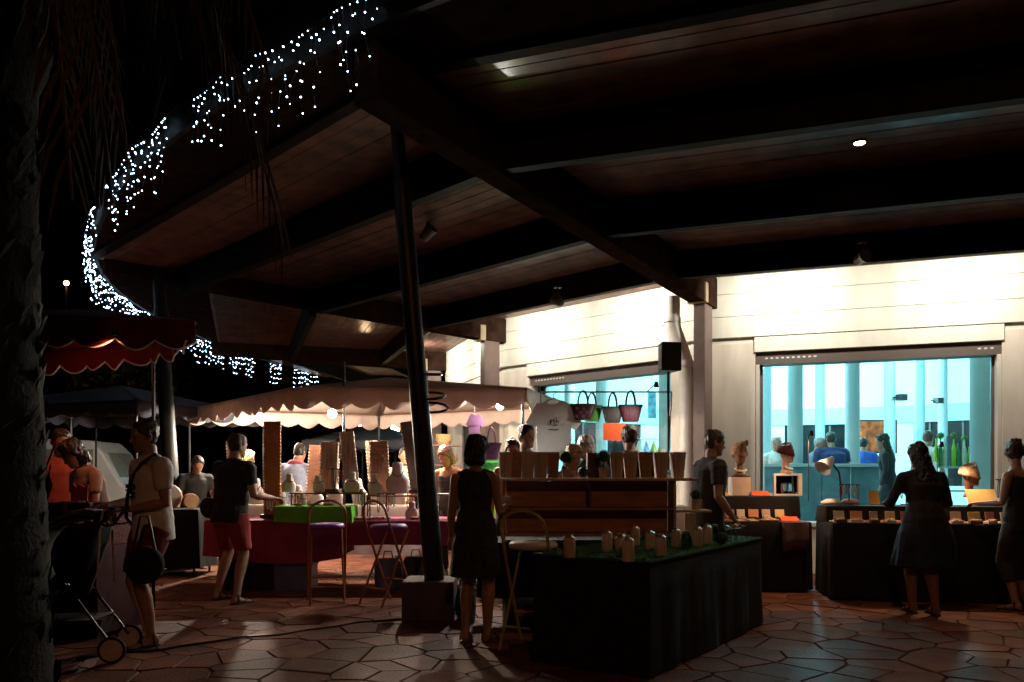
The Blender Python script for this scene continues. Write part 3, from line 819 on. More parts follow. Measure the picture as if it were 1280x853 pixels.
# carton-shaped wooden tealight houses on the turf
M_jar = pm('pale_ceramic', (.78, .63, .56), .4, .12, 9); M_tin = pm('dull_tin', (.62, .60, .58), .35, .1, 9, metal=.7)
def carton(label, loc, rz, w=.085, h=.15, mat=None, dark=False, group=None):
    t = thing('canister', label, 'canister', loc, rz, group)
    a = w / 2; c = w * .24; z1 = h - w * .28
    mb = MB(); mb.lathe([(a * .92, 0), (a, .006), (a, z1), (a * .97, z1 + .004)], 10); mb.build('body', mat or M_jar, t, smooth=True)
    mb = MB(); mb.lathe([(a * .98, z1 + .003), (a * .9, z1 + w * .12), (a - c, h), (a - c, h + .010), (a - c - .006, h + .010), (a - c - .006, h), (.001, h - .004)], 10); mb.build('shoulder', M_tin, t, smooth=True)
    if dark: mb = MB(); mb.box((a + .0015, 0, h * .4), (.003, w * .66, h * .6)); mb.build('label', M_black, t)
    return t
def onturf(px, py):    # pixel of the contact point on the turf top
    Y = (EYE - .772) * F / (py - 590); return ((px - 640) / F * Y, Y, .772)
ct = [(712, 697, .15, 0, 0), (759, 690, .15, 1, .1), (777, 696, .15, 0, .3), (785, 702, .155, 0, .05), (794, 682, .15, 0, .2), (812, 688, .145, 0, .1), (826, 695, .145, 1, .25), (845, 684, .14, 0, 0), (872, 683, .15, 0, .2), (884, 680, .15, 0, .4)]
names = ['pale canister alone at the corner of the turf nearest the folding chair', 'canister with a black side label beside the twig comb', 'canister half hidden behind a taller one on the turf', 'tallest pale canister at the front edge of the turf',
         'pale canister in front of the shelf on the turf', 'canister between the black-labelled one and the one before the shelf', 'canister with a black label at the middle of the turf edge', 'canister against the upright board of the shelf', 'canister beside the glass jar near the moss ball', 'rearmost canister by the green jar on the turf']
for (px, py, h, dk, rz), nm in zip(ct, names):
    carton(nm, onturf(px, py), rz + .6, .078, h, M_jar, bool(dk))
# small comb of twigs
t = thing('twig_comb', 'row of upright twigs set in a little wooden base', 'ornament', onturf(770, 683), .1)
mb = MB(); mb.box((0, 0, .03), (.17, .03, .06)); mb.build('base', M_woodR, t, bevel=.004)
for i in range(11):
    mb = MB(); x = -.075 + i * .015; mb.tube([(x, 0, .055), (x + rnd.uniform(-.004, .004), 0, .115 + rnd.uniform(-.01, .01))], .004, 6); mb.build('twig', M_woodP, t)
# jars, ball topiary, white ornament at the far end
for (px, py, nm) in ((858, 686, 'clear glass jar beside the shelf upright'), (893, 676, 'green tinted glass jar near the moss ball')):
    t = thing('glass_jar', nm, 'jar', onturf(px, py))
    mb = MB(); mb.lathe([(.03, 0), (.036, .01), (.036, .09), (.026, .11), (.026, .125), (.022, .125), (.022, .108), (.032, .088), (.032, .012), (.001, .008)], 16); mb.build('glass', glass_mat('jar_glass', (.6, .8, .65)), t, smooth=True)
    mb = MB(); mb.lathe([(.028, .118), (.028, .135), (.001, .136)], 16); mb.build('lid', M_chrome, t, smooth=True)
def leafball(parent, c, r, mat, n=260, seed=0, name='foliage'):
    rr = random.Random(seed); mb = MB(); c = Vector(c)
    mb.ball(c, r * .86, 10)
    for i in range(n):
        d = Vector((rr.gauss(0, 1), rr.gauss(0, 1), rr.gauss(0, 1))).normalized(); p = c + d * r * rr.uniform(.82, 1.0)
        a = d.cross(Vector((rr.gauss(0, 1), rr.gauss(0, 1), rr.gauss(0, 1)))).normalized(); b = d.cross(a)
        s = r * .16
        q = d * s * .8
        mb.add([p - a * s * .5, p + b * s * .5 + q * .5, p + a * s * .5 + q, p - b * s * .5 + q * .5], [(0, 1, 2, 3)])
    return mb.build(name, mat, parent)
M_moss = pm('moss', (.03, .06, .018), .9, .4, 30)
t = thing('moss_ball', 'small dark green moss ball on the turf near the white ornament', 'ornament', onturf(902, 681)); leafball(t, (0, 0, .05), .055, M_moss, 200, 4)
t = thing('seed_pod_ornament', 'crumpled white paper flower on wire legs at the end of the turf', 'ornament', onturf(917, 676))
mb = MB(); rr = random.Random(2)
for i in range(12):
    a = i * .9; d = Vector((math.cos(a), math.sin(a), rr.uniform(-.2, .9))).normalized(); b = d.cross(Vector((0, 0, 1))).normalized() * .03
    c = Vector((0, 0, .10)); mb.add([c, c + d * .04 + b, c + d * .075, c + d * .04 - b], [(0, 1, 2, 3)])
mb.build('petals', M_white, t)
for s in (-1, 1): mb = MB(); mb.tube([(s * .012, 0, .09), (s * .03, 0, .045), (s * .028, -.01, 0)], .003, 6); mb.build('leg', M_chrome, t)

# ---------------------------------------------------------------- shelf unit with planters
tp2 = [(-.27, 6.72), (.97, 6.72), (.97, 7.40), (-.27, 7.40)]
table(tp2, .752, 'narrow trestle table under the wooden shelf unit', M_woodD)
draped('table_cloth', tp2, .755, .30, M_blackcloth, 'dark cloth hanging from the trestle below the wooden shelf', amp=.012, freq=11, seed=5)
sh = thing('shelf_unit', 'two-tier red-brown wooden shelf crowned with planters', 'shelf', (0, 6.95, .772))
def sp(name, x0, x1, y0, y1, z0, z1, mat=M_woodR): 
    mb = MB(); mb.box(((x0 + x1) / 2, (y0 + y1) / 2 - 6.95, (z0 + z1) / 2 - .772), (x1 - x0, y1 - y0, z1 - z0)); return mb.build(name, mat, sh, bevel=.004)
sp('top_board', -.10, 1.60, 6.82, 7.14, 1.272, 1.296, M_woodP)
sp('end_panel', 1.385, 1.41, 6.86, 7.12, .772, 1.271, M_woodP)
sp('end_panel', -.08, -.055, 6.86, 7.12, .772, 1.271)
sp('middle_board', -.054, 1.384, 6.86, 7.12, 1.02, 1.042)
sp('bottom_board', -.054, 1.384, 6.86, 7.12, .80, .822)
sp('back_panel', -.054, 1.384, 7.121, 7.135, .79, 1.268)
sp('divider', .66, .68, 6.88, 7.12, 1.043, 1.271, M_woodD)
sp('side_shelf', 1.411, 1.72, 6.88, 7.10, 1.00, 1.02, M_woodP)
sp('upright', 1.475, 1.56, 6.80, 6.82, .772, .998, M_woodP)
def planter(label, loc, rz=0, w=.115, h=.225, mat=M_woodP, plant=None, group=None):
    t = thing('wooden_planter', label, 'planter', loc, rz, group)
    b = w * .36; a = w * .5
    n = 4
    for f in range(4):
        ang_ = f * math.pi / 2
        for i in range(3):
            u0, u1 = -1 + i * 2 / 3 + .02, -1 + (i + 1) * 2 / 3 - .02
            M = Matrix.Rotation(ang_, 3, 'Z')
            vs = []
            for z, r in ((0, b), (h, a)):
                for d in (0, .007):
                    for u in (u0, u1): vs.append(M @ Vector((u * r, -(r + d), z)))
            mb = MB(); mb.add(vs, [(0, 1, 3, 2), (4, 6, 7, 5), (0, 4, 5, 1), (2, 3, 7, 6), (0, 2, 6, 4), (1, 5, 7, 3)]); mb.build('slat', mat, t)
    mb = MB(); mb.rings([[Vector((x * r, y * r, z)) for x, y in ((-1, -1), (1, -1), (1, 1), (-1, 1))] for r, z in ((b * .98, .005), (a * .95, h * .93))]); mb.build('liner', M_woodD, t)
    if plant: plant(t)
    return t
zt = 1.297
pl = [(632, .0, 'end planter overhanging the left end of the shelf'), (645, .02, 'planter second from the open end of the shelf'), (660, .01, 'grey washed planter in front of the woman in glasses'), (676, .0, 'planter in front of the man in the blue-grey shirt'), (691, .02, 'red-brown planter beside the larger topiary'),
      (771, .0, 'planter next to the topiary pot in front of the orange card'), (788, .015, 'planter in the middle of the close row of five'), (807, .0, 'planter below the black loudspeaker stand'), (826, .01, 'last but one planter of the row near the end panel'), (847, .0, 'planter at the end panel beside the man in dark grey')]
for i, (px, dy, nm) in enumerate(pl):
    Y = 6.96 + dy; planter(nm, ((px - 640) / F * Y, Y, zt), rnd.uniform(-.12, .12), .105, .225, (M_woodP, M_woodR)[i % 3 == 1])
def topiary(label, px, r, pot, Y=6.93, mat=M_moss):
    t = thing('topiary', label, 'topiary', ((px - 640) / F * Y, Y, zt))
    mb = MB(); mb.rings([[Vector((x * q, y * q, z)) for x, y in ((-1, -1), (1, -1), (1, 1), (-1, 1))] for q, z in ((.03, 0), (.042, pot))]); mb.build('pot', M_woodP, t, bevel=.003)
    mb = MB(); mb.tube([(0, 0, pot * .9), (0, 0, pot + .06)], .006, 6); mb.build('stem', M_woodD, t)
    leafball(t, (0, 0, pot + .04 + r), r, mat, 220, int(px)); return t
topiary('dark ball topiary in a pale pot in front of the blonde woman', 708, .058, .08)
topiary('green ball topiary in a tapered pot beside the row of five planters', 754, .058, .09, mat=pm('moss2', (.035, .09, .03), .9, .4, 30))
t = thing('black_ball', 'black twig ball resting on the shelf between the topiaries', 'ornament', ((729 - 640) / F * 6.93, 6.93, zt)); leafball(t, (0, 0, .05), .052, M_black, 200, 9)
t = thing('dark_box', 'dark open wooden box standing behind the topiaries', 'box', ((742 - 640) / F * 7.05, 7.05, zt)); 
for s in (-1, 1): mb = MB(); mb.box((s * .055, 0, .11), (.008, .10, .22)); mb.build('side', M_woodD, t)
mb = MB(); mb.box((0, .045, .11), (.10, .008, .22)); mb.build('back', M_woodD, t); mb = MB(); mb.box((0, 0, .004), (.10, .08, .008)); mb.build('bottom', M_woodD, t)
t = planter('small pale planter with a moss ball on the low side shelf', (1.60, 6.98, 1.021), .1, .08, .09, M_woodP); leafball(t, (0, 0, .13), .05, M_moss, 160, 3)
# yellow folding chair
M_yel = pm('olive_yellow_paint', (.42, .36, .06), .4, .15, 8)
bar_chair('olive yellow folding bar chair with a round white seat', (.16, 6.18, 0), R_(155), M_yel, M_white)
# things under the table
t = thing('shopping_bag', 'crumpled bright blue shopping bag beside the concrete block', 'bag', (-.42, 7.3, 0), .2)
mb = MB(); r5 = random.Random(8)
rs = []
for z, a_, b_ in ((0, .085, .12), (.1, .10, .14), (.2, .09, .13), (.28, .07, .12), (.30, .06, .11)):
    rs.append([Vector((math.cos(2 * math.pi * j / 14) * a_ * r5.uniform(.86, 1.1), math.sin(2 * math.pi * j / 14) * b_ * r5.uniform(.86, 1.1), z)) for j in range(14)])
mb.rings(rs); mb.build('sack', pm('blue_plastic', (.03, .12, .32), .35, .3, 12, .6, 25), t)
for s in (-1, 1): mb = MB(); mb.tube([(s * .05, -.05, .28), (s * .05, -.03, .38), (s * .05, .03, .38), (s * .05, .05, .28)], .007, 6); mb.build('handle', pm('blue_plastic', (.03, .12, .32)), t)
t = thing('storage_box', 'dark box with red lettering patch under the trestle', 'box', (.14, 7.0, 0), .1)
mb = MB(); mb.box((0, 0, .11), (.42, .34, .22)); mb.build('body', M_black, t, bevel=.01)
mb = MB(); mb.box((-.05, -.1725, .15), (.16, .004, .06)); mb.build('patch', M_orangecard, t)

# ---------------------------------------------------------------- jewellery stall under the beige awning
tj = [(-3.42, 9.05), (-.25, 9.05), (-.25, 9.75), (-3.42, 9.75)]
table(tj, .80, 'long trestle carrying the jewellery displays')
draped('tablecloth', [(-3.46, 9.02), (-1.95, 9.02), (-1.95, 9.78), (-3.46, 9.78)], .805, .36, M_burg, 'burgundy cloth with a hanging corner beside the man in black', amp=.02, freq=10, seed=2, hemvar=.05)
draped('tablecloth', [(-1.93, 9.02), (-.22, 9.02), (-.22, 9.78), (-1.93, 9.78)], .803, .52, M_burg, 'burgundy cloth over the jewellery table behind the leaning post', amp=.015, freq=12, seed=6)
draped('tablecloth', [(-2.66, 8.98), (-1.82, 8.98), (-1.82, 9.40), (-2.66, 9.40)], .965, .79, M_green, 'bright green cloth over a raised box on the jewellery table', amp=.01, freq=8, seed=3, hemvar=.02)
mbx = MB(); mbx.box((-2.24, 9.19, .88), (.78, .38, .14)); ob = mbx.build('display_riser', M_woodD); tag(ob, 'low wooden riser under the bright green cloth', 'riser')
M_crate = pm('blue_crate', (.10, .14, .30), .4, .15, 8)
for i, (x, y, z, nm) in enumerate(((-2.48, 9.2, 0, 'blue plastic crate on the paving under the green cloth'), (-2.47, 9.22, .305, 'blue plastic crate stacked on top of another'))):
    t = thing('plastic_crate', nm, 'crate', (x, y, z), .03 * i)
    for s in (-1, 1):
        mb = MB(); mb.box((s * .20, 0, .15), (.012, .30, .30)); mb.build('side', M_crate, t)
        mb = MB(); mb.box((0, s * .156, .15), (.412, .012, .30)); mb.build('side', M_crate, t)
    mb = MB(); mb.box((0, 0, .008), (.385, .295, .012)); mb.build('base', M_crate, t)
    mb = MB(); mb.tube([(-.21, -.17, .29), (.21, -.17, .29), (.21, .17, .29), (-.21, .17, .29)], .012, 6, closed=True); mb.build('rim', M_crate, t)
t = thing('luggage_chest', 'low black chest on the paving below the burgundy cloth', 'chest', (-3.0, 9.4, 0), 0)
mb = MB(); mb.box((0, 0, .17), (.62, .45, .34)); mb.build('body', M_black, t, bevel=.015); mb = MB(); mb.box((0, 0, .36), (.64, .47, .035)); mb.build('lid', M_metalD, t, bevel=.01)
# risers, boards, busts
def riser(label, x0, x1, y, z, h, mat=M_woodD):
    t = thing('display_stand', label, 'display stand', ((x0 + x1) / 2, y, z)); w = x1 - x0
    mb = MB(); mb.box((0, 0, h - .01), (w, .20, .02)); mb.build('board', mat, t, bevel=.003)
    for sx in (-1, 1):
        for sy in (-1, 1):
            mb = MB(); mb.tube([(sx * (w / 2 - .02), sy * .08, 0), (sx * (w / 2 - .02), sy * .08, h - .02)], .008, 6); mb.build('leg', M_metalD, t)
    return t
riser('wide dark metal stand above the green cloth', -2.62, -1.75, 9.52, .806, .30, M_woodD)
riser('dark stand behind the second purple-seated chair', -1.72, -1.12, 9.50, .805, .27, M_woodR)
riser('light grey stand beside the leaning post', -1.10, -.55, 9.45, .805, .29, pm('grey_board', (.4, .4, .42), .5))
BZ = 1.107
earring_board('tall orange-brown earring board studded down both edges', (-2.83, 9.45, .806), .05, .20, 1.14, 0, pm('orange_wood', (.42, .17, .05), .6, .2, 6))
earring_board('pale earring board standing beside the blue-shirted person', (-2.20, 9.55, BZ), -.05, .21, .60, 3)
earring_board('leaning pale earring board behind the lamp pole', (-1.89, 9.5, BZ), .1, .17, .72, -6)
earring_board('dark reddish earring board behind the second chair', (-1.56, 9.55, 1.077), .1, .22, .64, -3, M_woodR)
earring_board('tall grey earring board leaning against the canopy post', (-1.12, 9.5, 1.097), .05, .15, .86, -9, pm('grey_wood', (.33, .27, .24), .6, .2, 6))
for px, z, y, h, nm in ((361, 1.108, 9.42, .22, 'white necklace bust near the hand of the man in black'), (398, 1.108, 9.44, .20, 'white necklace bust next to the pale earring board'), (440, 1.108, 9.40, .24, 'cream necklace bust behind the lamp pole'), (468, 1.077, 9.42, .25, 'warm cream necklace bust beside the reddish board'),
                       (497, 1.097, 9.40, .36, 'tall white necklace bust facing the canopy post'), (378, .97, 9.12, .13, 'little white bust on the green cloth'), (515, .806, 9.2, .2, 'small bust low on the table by the canopy post')):
    bust(nm, ((px - 640) / F * y, y, z), rnd.uniform(-.5, .5), h)
for i, (px, w) in enumerate(((372, .10), (392, .08), (410, .09), (445, .1), (456, .16), (475, .12), (524, .14))):
    y = 9.12; z = .967 if px < 440 else .807
    t = thing('bead_tray', ['shallow tray of pale beads at the end of the green cloth', 'tray of rosy beads in the middle of the green cloth', 'tray of amber beads by the chair hoop', 'small tray of pearls left of the red pouch', 'wide tray of amber bracelets behind the lamp pole', 'tray of orange beads beside the grey stand', 'tray of golden bangles by the canopy post'][i], 'tray', ((px - 640) / F * y, y, z), rnd.uniform(-.2, .2))
    mb = MB(); mb.box((0, 0, .008), (w * 1.25, .11, .014)); mb.build('tray', M_woodD, t)
    mb = MB(); r6 = random.Random(i)
    for j in range(24): mb.ball((r6.uniform(-w * .55, w * .55), r6.uniform(-.045, .045), .022), r6.uniform(.008, .014), 5)
    mb.build('beads', pm('amber_%d' % (i % 3), ((.8, .45, .15), (.75, .6, .5), (.7, .25, .12))[i % 3], .3, .3, 50), t, smooth='all', kind='stuff')
# bar chairs with purple seats
M_cop = pm('copper_paint', (.30, .10, .045), .35, .2, 8, metal=.3)
M_purp = pm('purple_vinyl', (.17, .03, .34), .45, .15, 8)
bar_chair('copper framed bar chair with a padded purple seat at the green cloth', G(405, 754) + Vector((0, .12, 0)), R_(195), M_cop, M_purp)
bar_chair('copper framed bar chair with a thin violet seat near the leaning post', G(483, 757) + Vector((0, .12, 0)), R_(140), M_cop, pm('violet_vinyl', (.19, .04, .28), .45))
# lamp pole with reflector spotlight
lp = thing('lamp_pole', 'thin pole through the awning with a clamp lamp and dark reflector', 'lamp pole', (-2.125, 10.12, 0))
mb = MB(); mb.tube([(0, 0, 0), (0, 0, 2.75)], .016, 8); mb.build('pole', M_metalD, lp, smooth=True)
mb = MB(); mb.tube([(0, 0, 2.09), (-.10, -.02, 2.10)], .008, 6); mb.build('arm', M_metalD, lp)
mb = MB(); mb.ball((-.145, -.02, 2.085), .058, 10); mb.build('bulb', emitter('warm_bulb', (1, .78, .42), 40, False), lp, smooth='all')
mb = MB()
rs = [[Vector((x + .02, .045 + r * math.cos(2 * math.pi * j / 20) * .8, 1.66 + r * math.sin(2 * math.pi * j / 20))) for j in range(20)] for r, x in ((.02, .06), (.09, .035), (.14, 0), (.15, -.03), (.135, -.028), (.08, .02))]
mb.rings([[Matrix.Rotation(R_(55), 3, 'Z') @ (v - Vector((0, 0, 0))) for v in r] for r in rs]); mb.build('reflector', M_black, lp, smooth=True)
lamp('POINT', (-2.27, 10.10, 2.085), 270, (1, .78, .52), .06, parent=lp)
def hang_lamp(label, loc, col, watts, r=.045, em=60, top=.3):
    t = thing('bare_bulb_lamp', label, 'lamp', loc)
    mb = MB(); mb.ball((0, 0, 0), r, 10); mb.build('bulb', emitter('bulb_%d_%d' % (int(col[1] * 100), int(col[2] * 100)), col, em, False), t, smooth='all')
    mb = MB(); mb.tube([(0, 0, r * .8), (0, 0, r + .05)], .02, 8); mb.build('socket', M_black, t)
    mb = MB(); mb.tube([(0, 0, r + .05), (0, 0, r + top)], .004, 5); mb.build('cord', M_black, t)
    lamp('POINT', (loc[0], loc[1], loc[2] - r - .01), watts, col, r, parent=t); return t
hang_lamp('glaring white bulb at the awning edge by the wall post', P(625, 508, 9.75), (1, .93, .85), 170, .045, 90, .12)
hang_lamp('hidden bulb under the inner end of the beige awning', (-3.75, 11.9, 2.18), (1, .84, .68), 560, .05, 40, .25)
hang_lamp('bare bulb inside the awning behind the leaning post', P(532, 507, 10.4), (1, .82, .62), 280, .045, 40, .25)

# ---------------------------------------------------------------- scalloped awnings
def awning(name, label, poly, z_edge, peak, drop, sc, mat, matin=None, rim=None):
    cx = sum(p[0] for p in poly) / len(poly); cy = sum(p[1] for p in poly) / len(poly)
    t = thing(name, label, 'awning', (cx, cy, 0)); n = len(poly)
    Q = [Vector((x - cx, y - cy, z_edge)) for x, y in poly]; top = Vector((0, 0, z_edge + peak))
    for i in range(n):
        a, b = Q[i], Q[(i + 1) % n]; rows = []
        for j in range(9):
            v = j / 8; row = []
            for q in range(13):
                u = q / 12; p = a.lerp(b, u).lerp(top, v); p.z -= .05 * math.sin(math.pi * u) * (1 - v) * math.sin(math.pi * min(1, v * 2 + .05)); row.append(p)
            rows.append(row)
        mb = MB(); mb.sheet(rows); mb.build('canvas', matin or mat, t, smooth='all', solid=.004)
        ln = (b - a).length; ns = max(2, round(ln / sc)); cols = ns * 10
        d = (b - a).normalized(); nn = Vector((d.y, -d.x, 0)); grid = []; edge = []
        for q in range(cols + 1):
            u = q / cols; ph = (u * ns) % 1.0; dz = drop * (.70 + .30 * math.sin(math.pi * ph) + .05 * math.sin(q * .37 + i)) if q < cols else drop * .70
            w = .03 * math.sin(u * ln * 5 + i) + .02 * math.sin(u * ln * 13 + 2 * i) ; col_ = []
            for v in (0, .3, .65, 1):
                col_.append(a.lerp(b, u) + nn * (w * v + .03 * v) + Vector((0, 0, .004 - dz * v)))
            grid.append(col_); edge.append(col_[-1])
        mb = MB(); mb.sheet(grid); vo = mb.build('valance', mat, t, smooth='all', solid=.003)
        if rim: mb = MB(); mb.tube(edge, .009, 5); mb.build('trim', rim, vo, smooth=True)
    for i in range(n):
        mb = MB(); mb.tube([Q[i] + (top - Q[i]) * .02 - Vector((0, 0, z_edge)), Q[i] + (top - Q[i]) * .02 + Vector((0, 0, -.03))], .018, 8); 
        if i in LEGS: mb.build('pole', M_metalD, t, smooth=True)
        mb = MB(); mb.tube([Q[i] + Vector((0, 0, -.02)), top + Vector((0, 0, -.04))], .014, 6); mb.build('rafter', M_metalD, t)
    return t
M_canvas = pm('beige_canvas', (.58, .44, .37), .85, .12, 5, .3, 30, transl=.10)
M_redcanvas = pm('red_canvas', (.17, .006, .008), .8, .12, 5, .2, 60, transl=.10)
LEGS = (1, 2, 3, 4)
awning('market_awning', 'large beige market awning with scalloped valance over the jewellery stall', [(.17, 9.6), (.95, 12.4), (-2.4, 14.4), (-5.26, 12.9), (-2.64, 9.6)][::-1], 2.36, .38, .26, .34, M_canvas, pm('beige_canvas_top', (.60, .48, .41), .85, .1, 5, .2, 60))
LEGS = (2,)
awning('market_awning', 'dark red awning with white-trimmed scallops near the palm', [(-2.75, 6.95), (-3.55, 7.95), (-5.15, 8.8), (-4.65, 6.5)][::-1], 2.66, .22, .26, .34, M_redcanvas, rim=M_white)

# ---------------------------------------------------------------- black tables by the cyan window
tb = [(3.38, 8.42), (5.75, 8.05), (5.85, 8.75), (3.48, 9.12)]
table(tb, .80, 'folding table hidden beneath the black jewellery cloth by the cyan window')
draped('tablecloth', tb, .805, .02, M_blackcloth, 'black cloth to the ground on the table by the woman in the skirt', amp=.015, freq=12, seed=8)
tb2 = [(3.46, 8.80), (5.82, 8.43), (5.87, 8.80), (3.51, 9.17)]
draped('display_step', tb2, .98, .80, M_blackcloth, 'raised black cloth step along the back of the jewellery table', 'display step', amp=.008, freq=12, seed=9)
ta = [(2.28, 9.0), (3.36, 9.0), (3.36, 9.75), (2.28, 9.75)]
table(ta, .78, 'folding table under the black cloth between the man and the window')
draped('tablecloth', ta, .785, .02, M_blackcloth, 'black cloth on the smaller table beneath the mirror', amp=.015, freq=12, seed=10)
draped('display_step', [(2.28, 9.45), (3.38, 9.45), (3.38, 9.80), (2.28, 9.80)], 1.06, .79, M_blackcloth, 'stepped black box behind the trays under the mirror', 'display step', amp=.006, freq=12, seed=11)
mb = MB()
gd = []
for i in range(9):
    u = i / 8; gd.append([Vector((u * .30, -.02 - .015 * math.sin(u * 9) * v - .03 * v, .004 - .34 * v + .04 * u * v)) if v else Vector((u * .30, .18, .006)) for v in (0, .04, .3, .6, 1)])
mb.sheet(gd); ob = mb.build('shawl', pm('plum_cloth', (.10, .055, .06), .85, .2, 12, .3, 90), None, smooth=True, solid=.006); ob.location = (3.02, 8.98, .79)
tag(ob, 'plum coloured shawl hanging off the corner of the small black table', 'shawl')
def card(label, loc, w, h, mat, rz=0, tilt=60, frame=None):
    t = thing('price_card', label, 'card', loc, rz)
    rot = Euler((R_(tilt - 90), 0, 0)); mb = MB(); c = Vector((0, 0, h / 2 * math.sin(R_(tilt)) + .006)); mb.box(c, (w, .006, h), rot=rot); mb.build('sheet', mat, t, bevel=.001)
    mb = MB(); mb.box((0, .02, .004), (w * .6, .06, .006)); mb.build('foot', M_black, t); return t
M_tagglow = M_orangecard
card('orange price card on the upper step beside the mirror', P(952, 627, 9.46) * Vector((1, 1, 0)) if False else (2.95, 9.50, 1.062), .20, .09, M_orangecard, 0, 35)
card('orange price card lying at the corner above the plum shawl', (3.16, 9.12, .788), .20, .10, M_orangecard, 0, 25)
card('tan leather tag on the upper step behind the man', (2.50, 9.50, 1.062), .15, .07, M_yellowcard, 0, 30)
card('small pale blue card at the top edge of the step', (3.1, 9.74, 1.062), .18, .04, M_white, 0, 40)
def tray(label, loc, rz, w, d, items, col, seed):
    t = thing('jewellery_tray', label, 'tray', loc, rz); rr = random.Random(seed)
    mb = MB(); mb.box((0, 0, .007), (w, d, .012)); mb.build('tray', M_white if seed % 2 else M_woodD, t, bevel=.002)
    mb = MB()
    for i in range(items):
        x, y = rr.uniform(-.46, .46) * w, rr.uniform(-.4, .4) * d; a = rr.uniform(0, 6.28); r = rr.uniform(.014, .028)
        mb.tube([(x + r * math.cos(a + q * .785), y + r * math.sin(a + q * .785), .018 + .004 * math.sin(q)) for q in range(8)], .0055, 5, closed=True)
    mb.build('bangles', pm('bangle_%d' % seed, col, .3, .4, 40), t, kind='stuff'); return t
tray('tray of mixed bangles at the front of the small black table', (2.55, 9.16, .786), 0, .50, .2, 26, (.5, .28, .16), 1)
tray('tray of golden bangles between the orange cards', (2.92, 9.16, .786), .05, .22, .18, 16, (.75, .45, .2), 2)
tray('white tray of silver bangles at the end of the big black table', (3.62, 8.62, .806), -.15, .34, .2, 20, (.6, .55, .5), 3)
tray('tray of coral bangles beside the woman in the skirt', (3.98, 8.55, .806), -.15, .40, .2, 24, (.85, .30, .12), 5)
tray('tray of rose bangles left of the bright cloth', (4.62, 8.44, .806), -.15, .42, .2, 24, (.8, .5, .45), 7)
tray('tray of pearl bangles in front of the bright yellow card', (5.12, 8.36, .806), -.15, .40, .2, 24, (.8, .7, .55), 9)
card('orange edged card standing on the step by the skirted woman', (3.98, 8.80, .985), .11, .17, M_yellowcard, -.15, 62)
card('bright lace-edged price card on the step near the woman with piled hair', (5.06, 8.62, .985), .30, .20, pm('bright_card', (.95, .70, .30), .7), -.15, 58)
for i, (x, y, z) in enumerate(((3.58, 8.97, .985), (3.78, 8.95, .985))):
    mb = MB(); rr = random.Random(20 + i)
    rs = [[Vector((math.cos(2 * math.pi * j / 12) * a_ * rr.uniform(.8, 1.15), math.sin(2 * math.pi * j / 12) * a_ * .7 * rr.uniform(.8, 1.15), zz)) for j in range(12)] for a_, zz in ((.12, 0), (.11, .03), (.06, .06), (.01, .065))]
    mb.rings(rs); ob = mb.build('scarf', pm('pale_scarf_%d' % i, ((.75, .68, .62), (.6, .35, .3))[i], .8), None, smooth='all'); ob.location = (x, y, z); tag(ob, ('crumpled white scarf at the end of the black step', 'crumpled rose scarf beside the white one')[i], 'scarf')
# mannequin heads
def manikin(label, loc, rz, h, skin, turban, tcol, tail=True, seed=0):
    t = thing('mannequin_head', label, 'mannequin head', loc, rz); k = h / .42
    def T(v): return Vector((v[0] * k, v[1] * k, (v[2] + .15) * k))
    mb = MB(); head_geo(mb, T); face_geo(mb, T)
    mb.tube([T(Vector((0, .02, -.01 + .07))), T(Vector((0, .015, -.08))), T(Vector((0, .01, -.13)))], [.05 * k, .05 * k, .075 * k], 14)
    mb.tube([(0, 0, 0), (0, 0, .03 * k)], .085 * k, 16)
    remeshed(mb, 'face', skin, t, .008, 2)
    mb = MB()
    for i in range(5):
        z = .135 + i * .028; r = 1.0 - .08 * i * i * .28
        mb.tube([T((.086 * r * math.cos(a), .012 + .108 * r * math.sin(a) + .0, z + .03 * math.sin(a + .4 * i))) for a in [2 * math.pi * j / 20 for j in range(20)]], .021 * k, 8, closed=True)
    mb.tube([T((0, .01, .19)), T((0, .01, .25))], [.08 * k, .05 * k], 12)
    if tail: mb.tube([T((.05, .0, .24)), T((.09, -.02, .27)), T((.12, 0, .24))], [.03 * k, .045 * k, .01 * k], 10)
    remeshed(mb, 'turban', tcol, t, .008, 2, .004, 20, seed)
    mb = MB(); mb.tube([T((.075 * math.sin(a) * 1.0, -.03 - .045 * math.cos(a), -.07 - .02 * math.cos(a))) for a in [-2 + 4 * i / 12 for i in range(13)]], .012 * k, 6); mb.build('necklace', pm('bead', (.8, .7, .6)), t, smooth=True)
    return t
M_bronze = pm('bronze_face', (.16, .07, .04), .35, .2, 10)
t = thing('plinth', 'white display plinth in front of the cream wall', 'plinth', (2.74, 9.64, 1.065)); mb = MB(); mb.box((0, 0, .11), (.22, .2, .22)); mb.build('block', pm('plinth_paint', (.62, .52, .46), .6), t, bevel=.004); mb = MB(); mb.box((0, 0, .228), (.19, .17, .015)); mb.build('pad', M_black, t)
manikin('dark mannequin head with a leafy gold turban on the white plinth', (2.74, 9.64, 1.302), .2, .40, M_bronze, None, pm('gold_turban', (.30, .14, .06), .5, .5, 25), True, 1)
manikin('mannequin head with a deep red turban above the mirror', (3.30, 9.62, 1.33), .9, .36, pm('tan_face', (.62, .42, .33), .4), None, pm('red_turban', (.24, .04, .03), .5, .4, 25), False, 2)
manikin('mannequin head with a cream turban at the back of the big black table', (5.03, 8.78, 1.07), .9, .36, M_bronze, None, pm('cream_turban', (.62, .42, .28), .5, .4, 25), True, 3)
t = thing('mirror', 'white framed table mirror leaning under the red turban', 'mirror', (3.30, 9.58, 1.062), .12)
for x0, z0, w_, h_ in ((0, .255, .36, .028), (0, .012, .36, .024)): mb = MB(); mb.box((x0, 0, z0), (w_, .03, h_)); mb.build('frame_rail', M_white, t, bevel=.003)
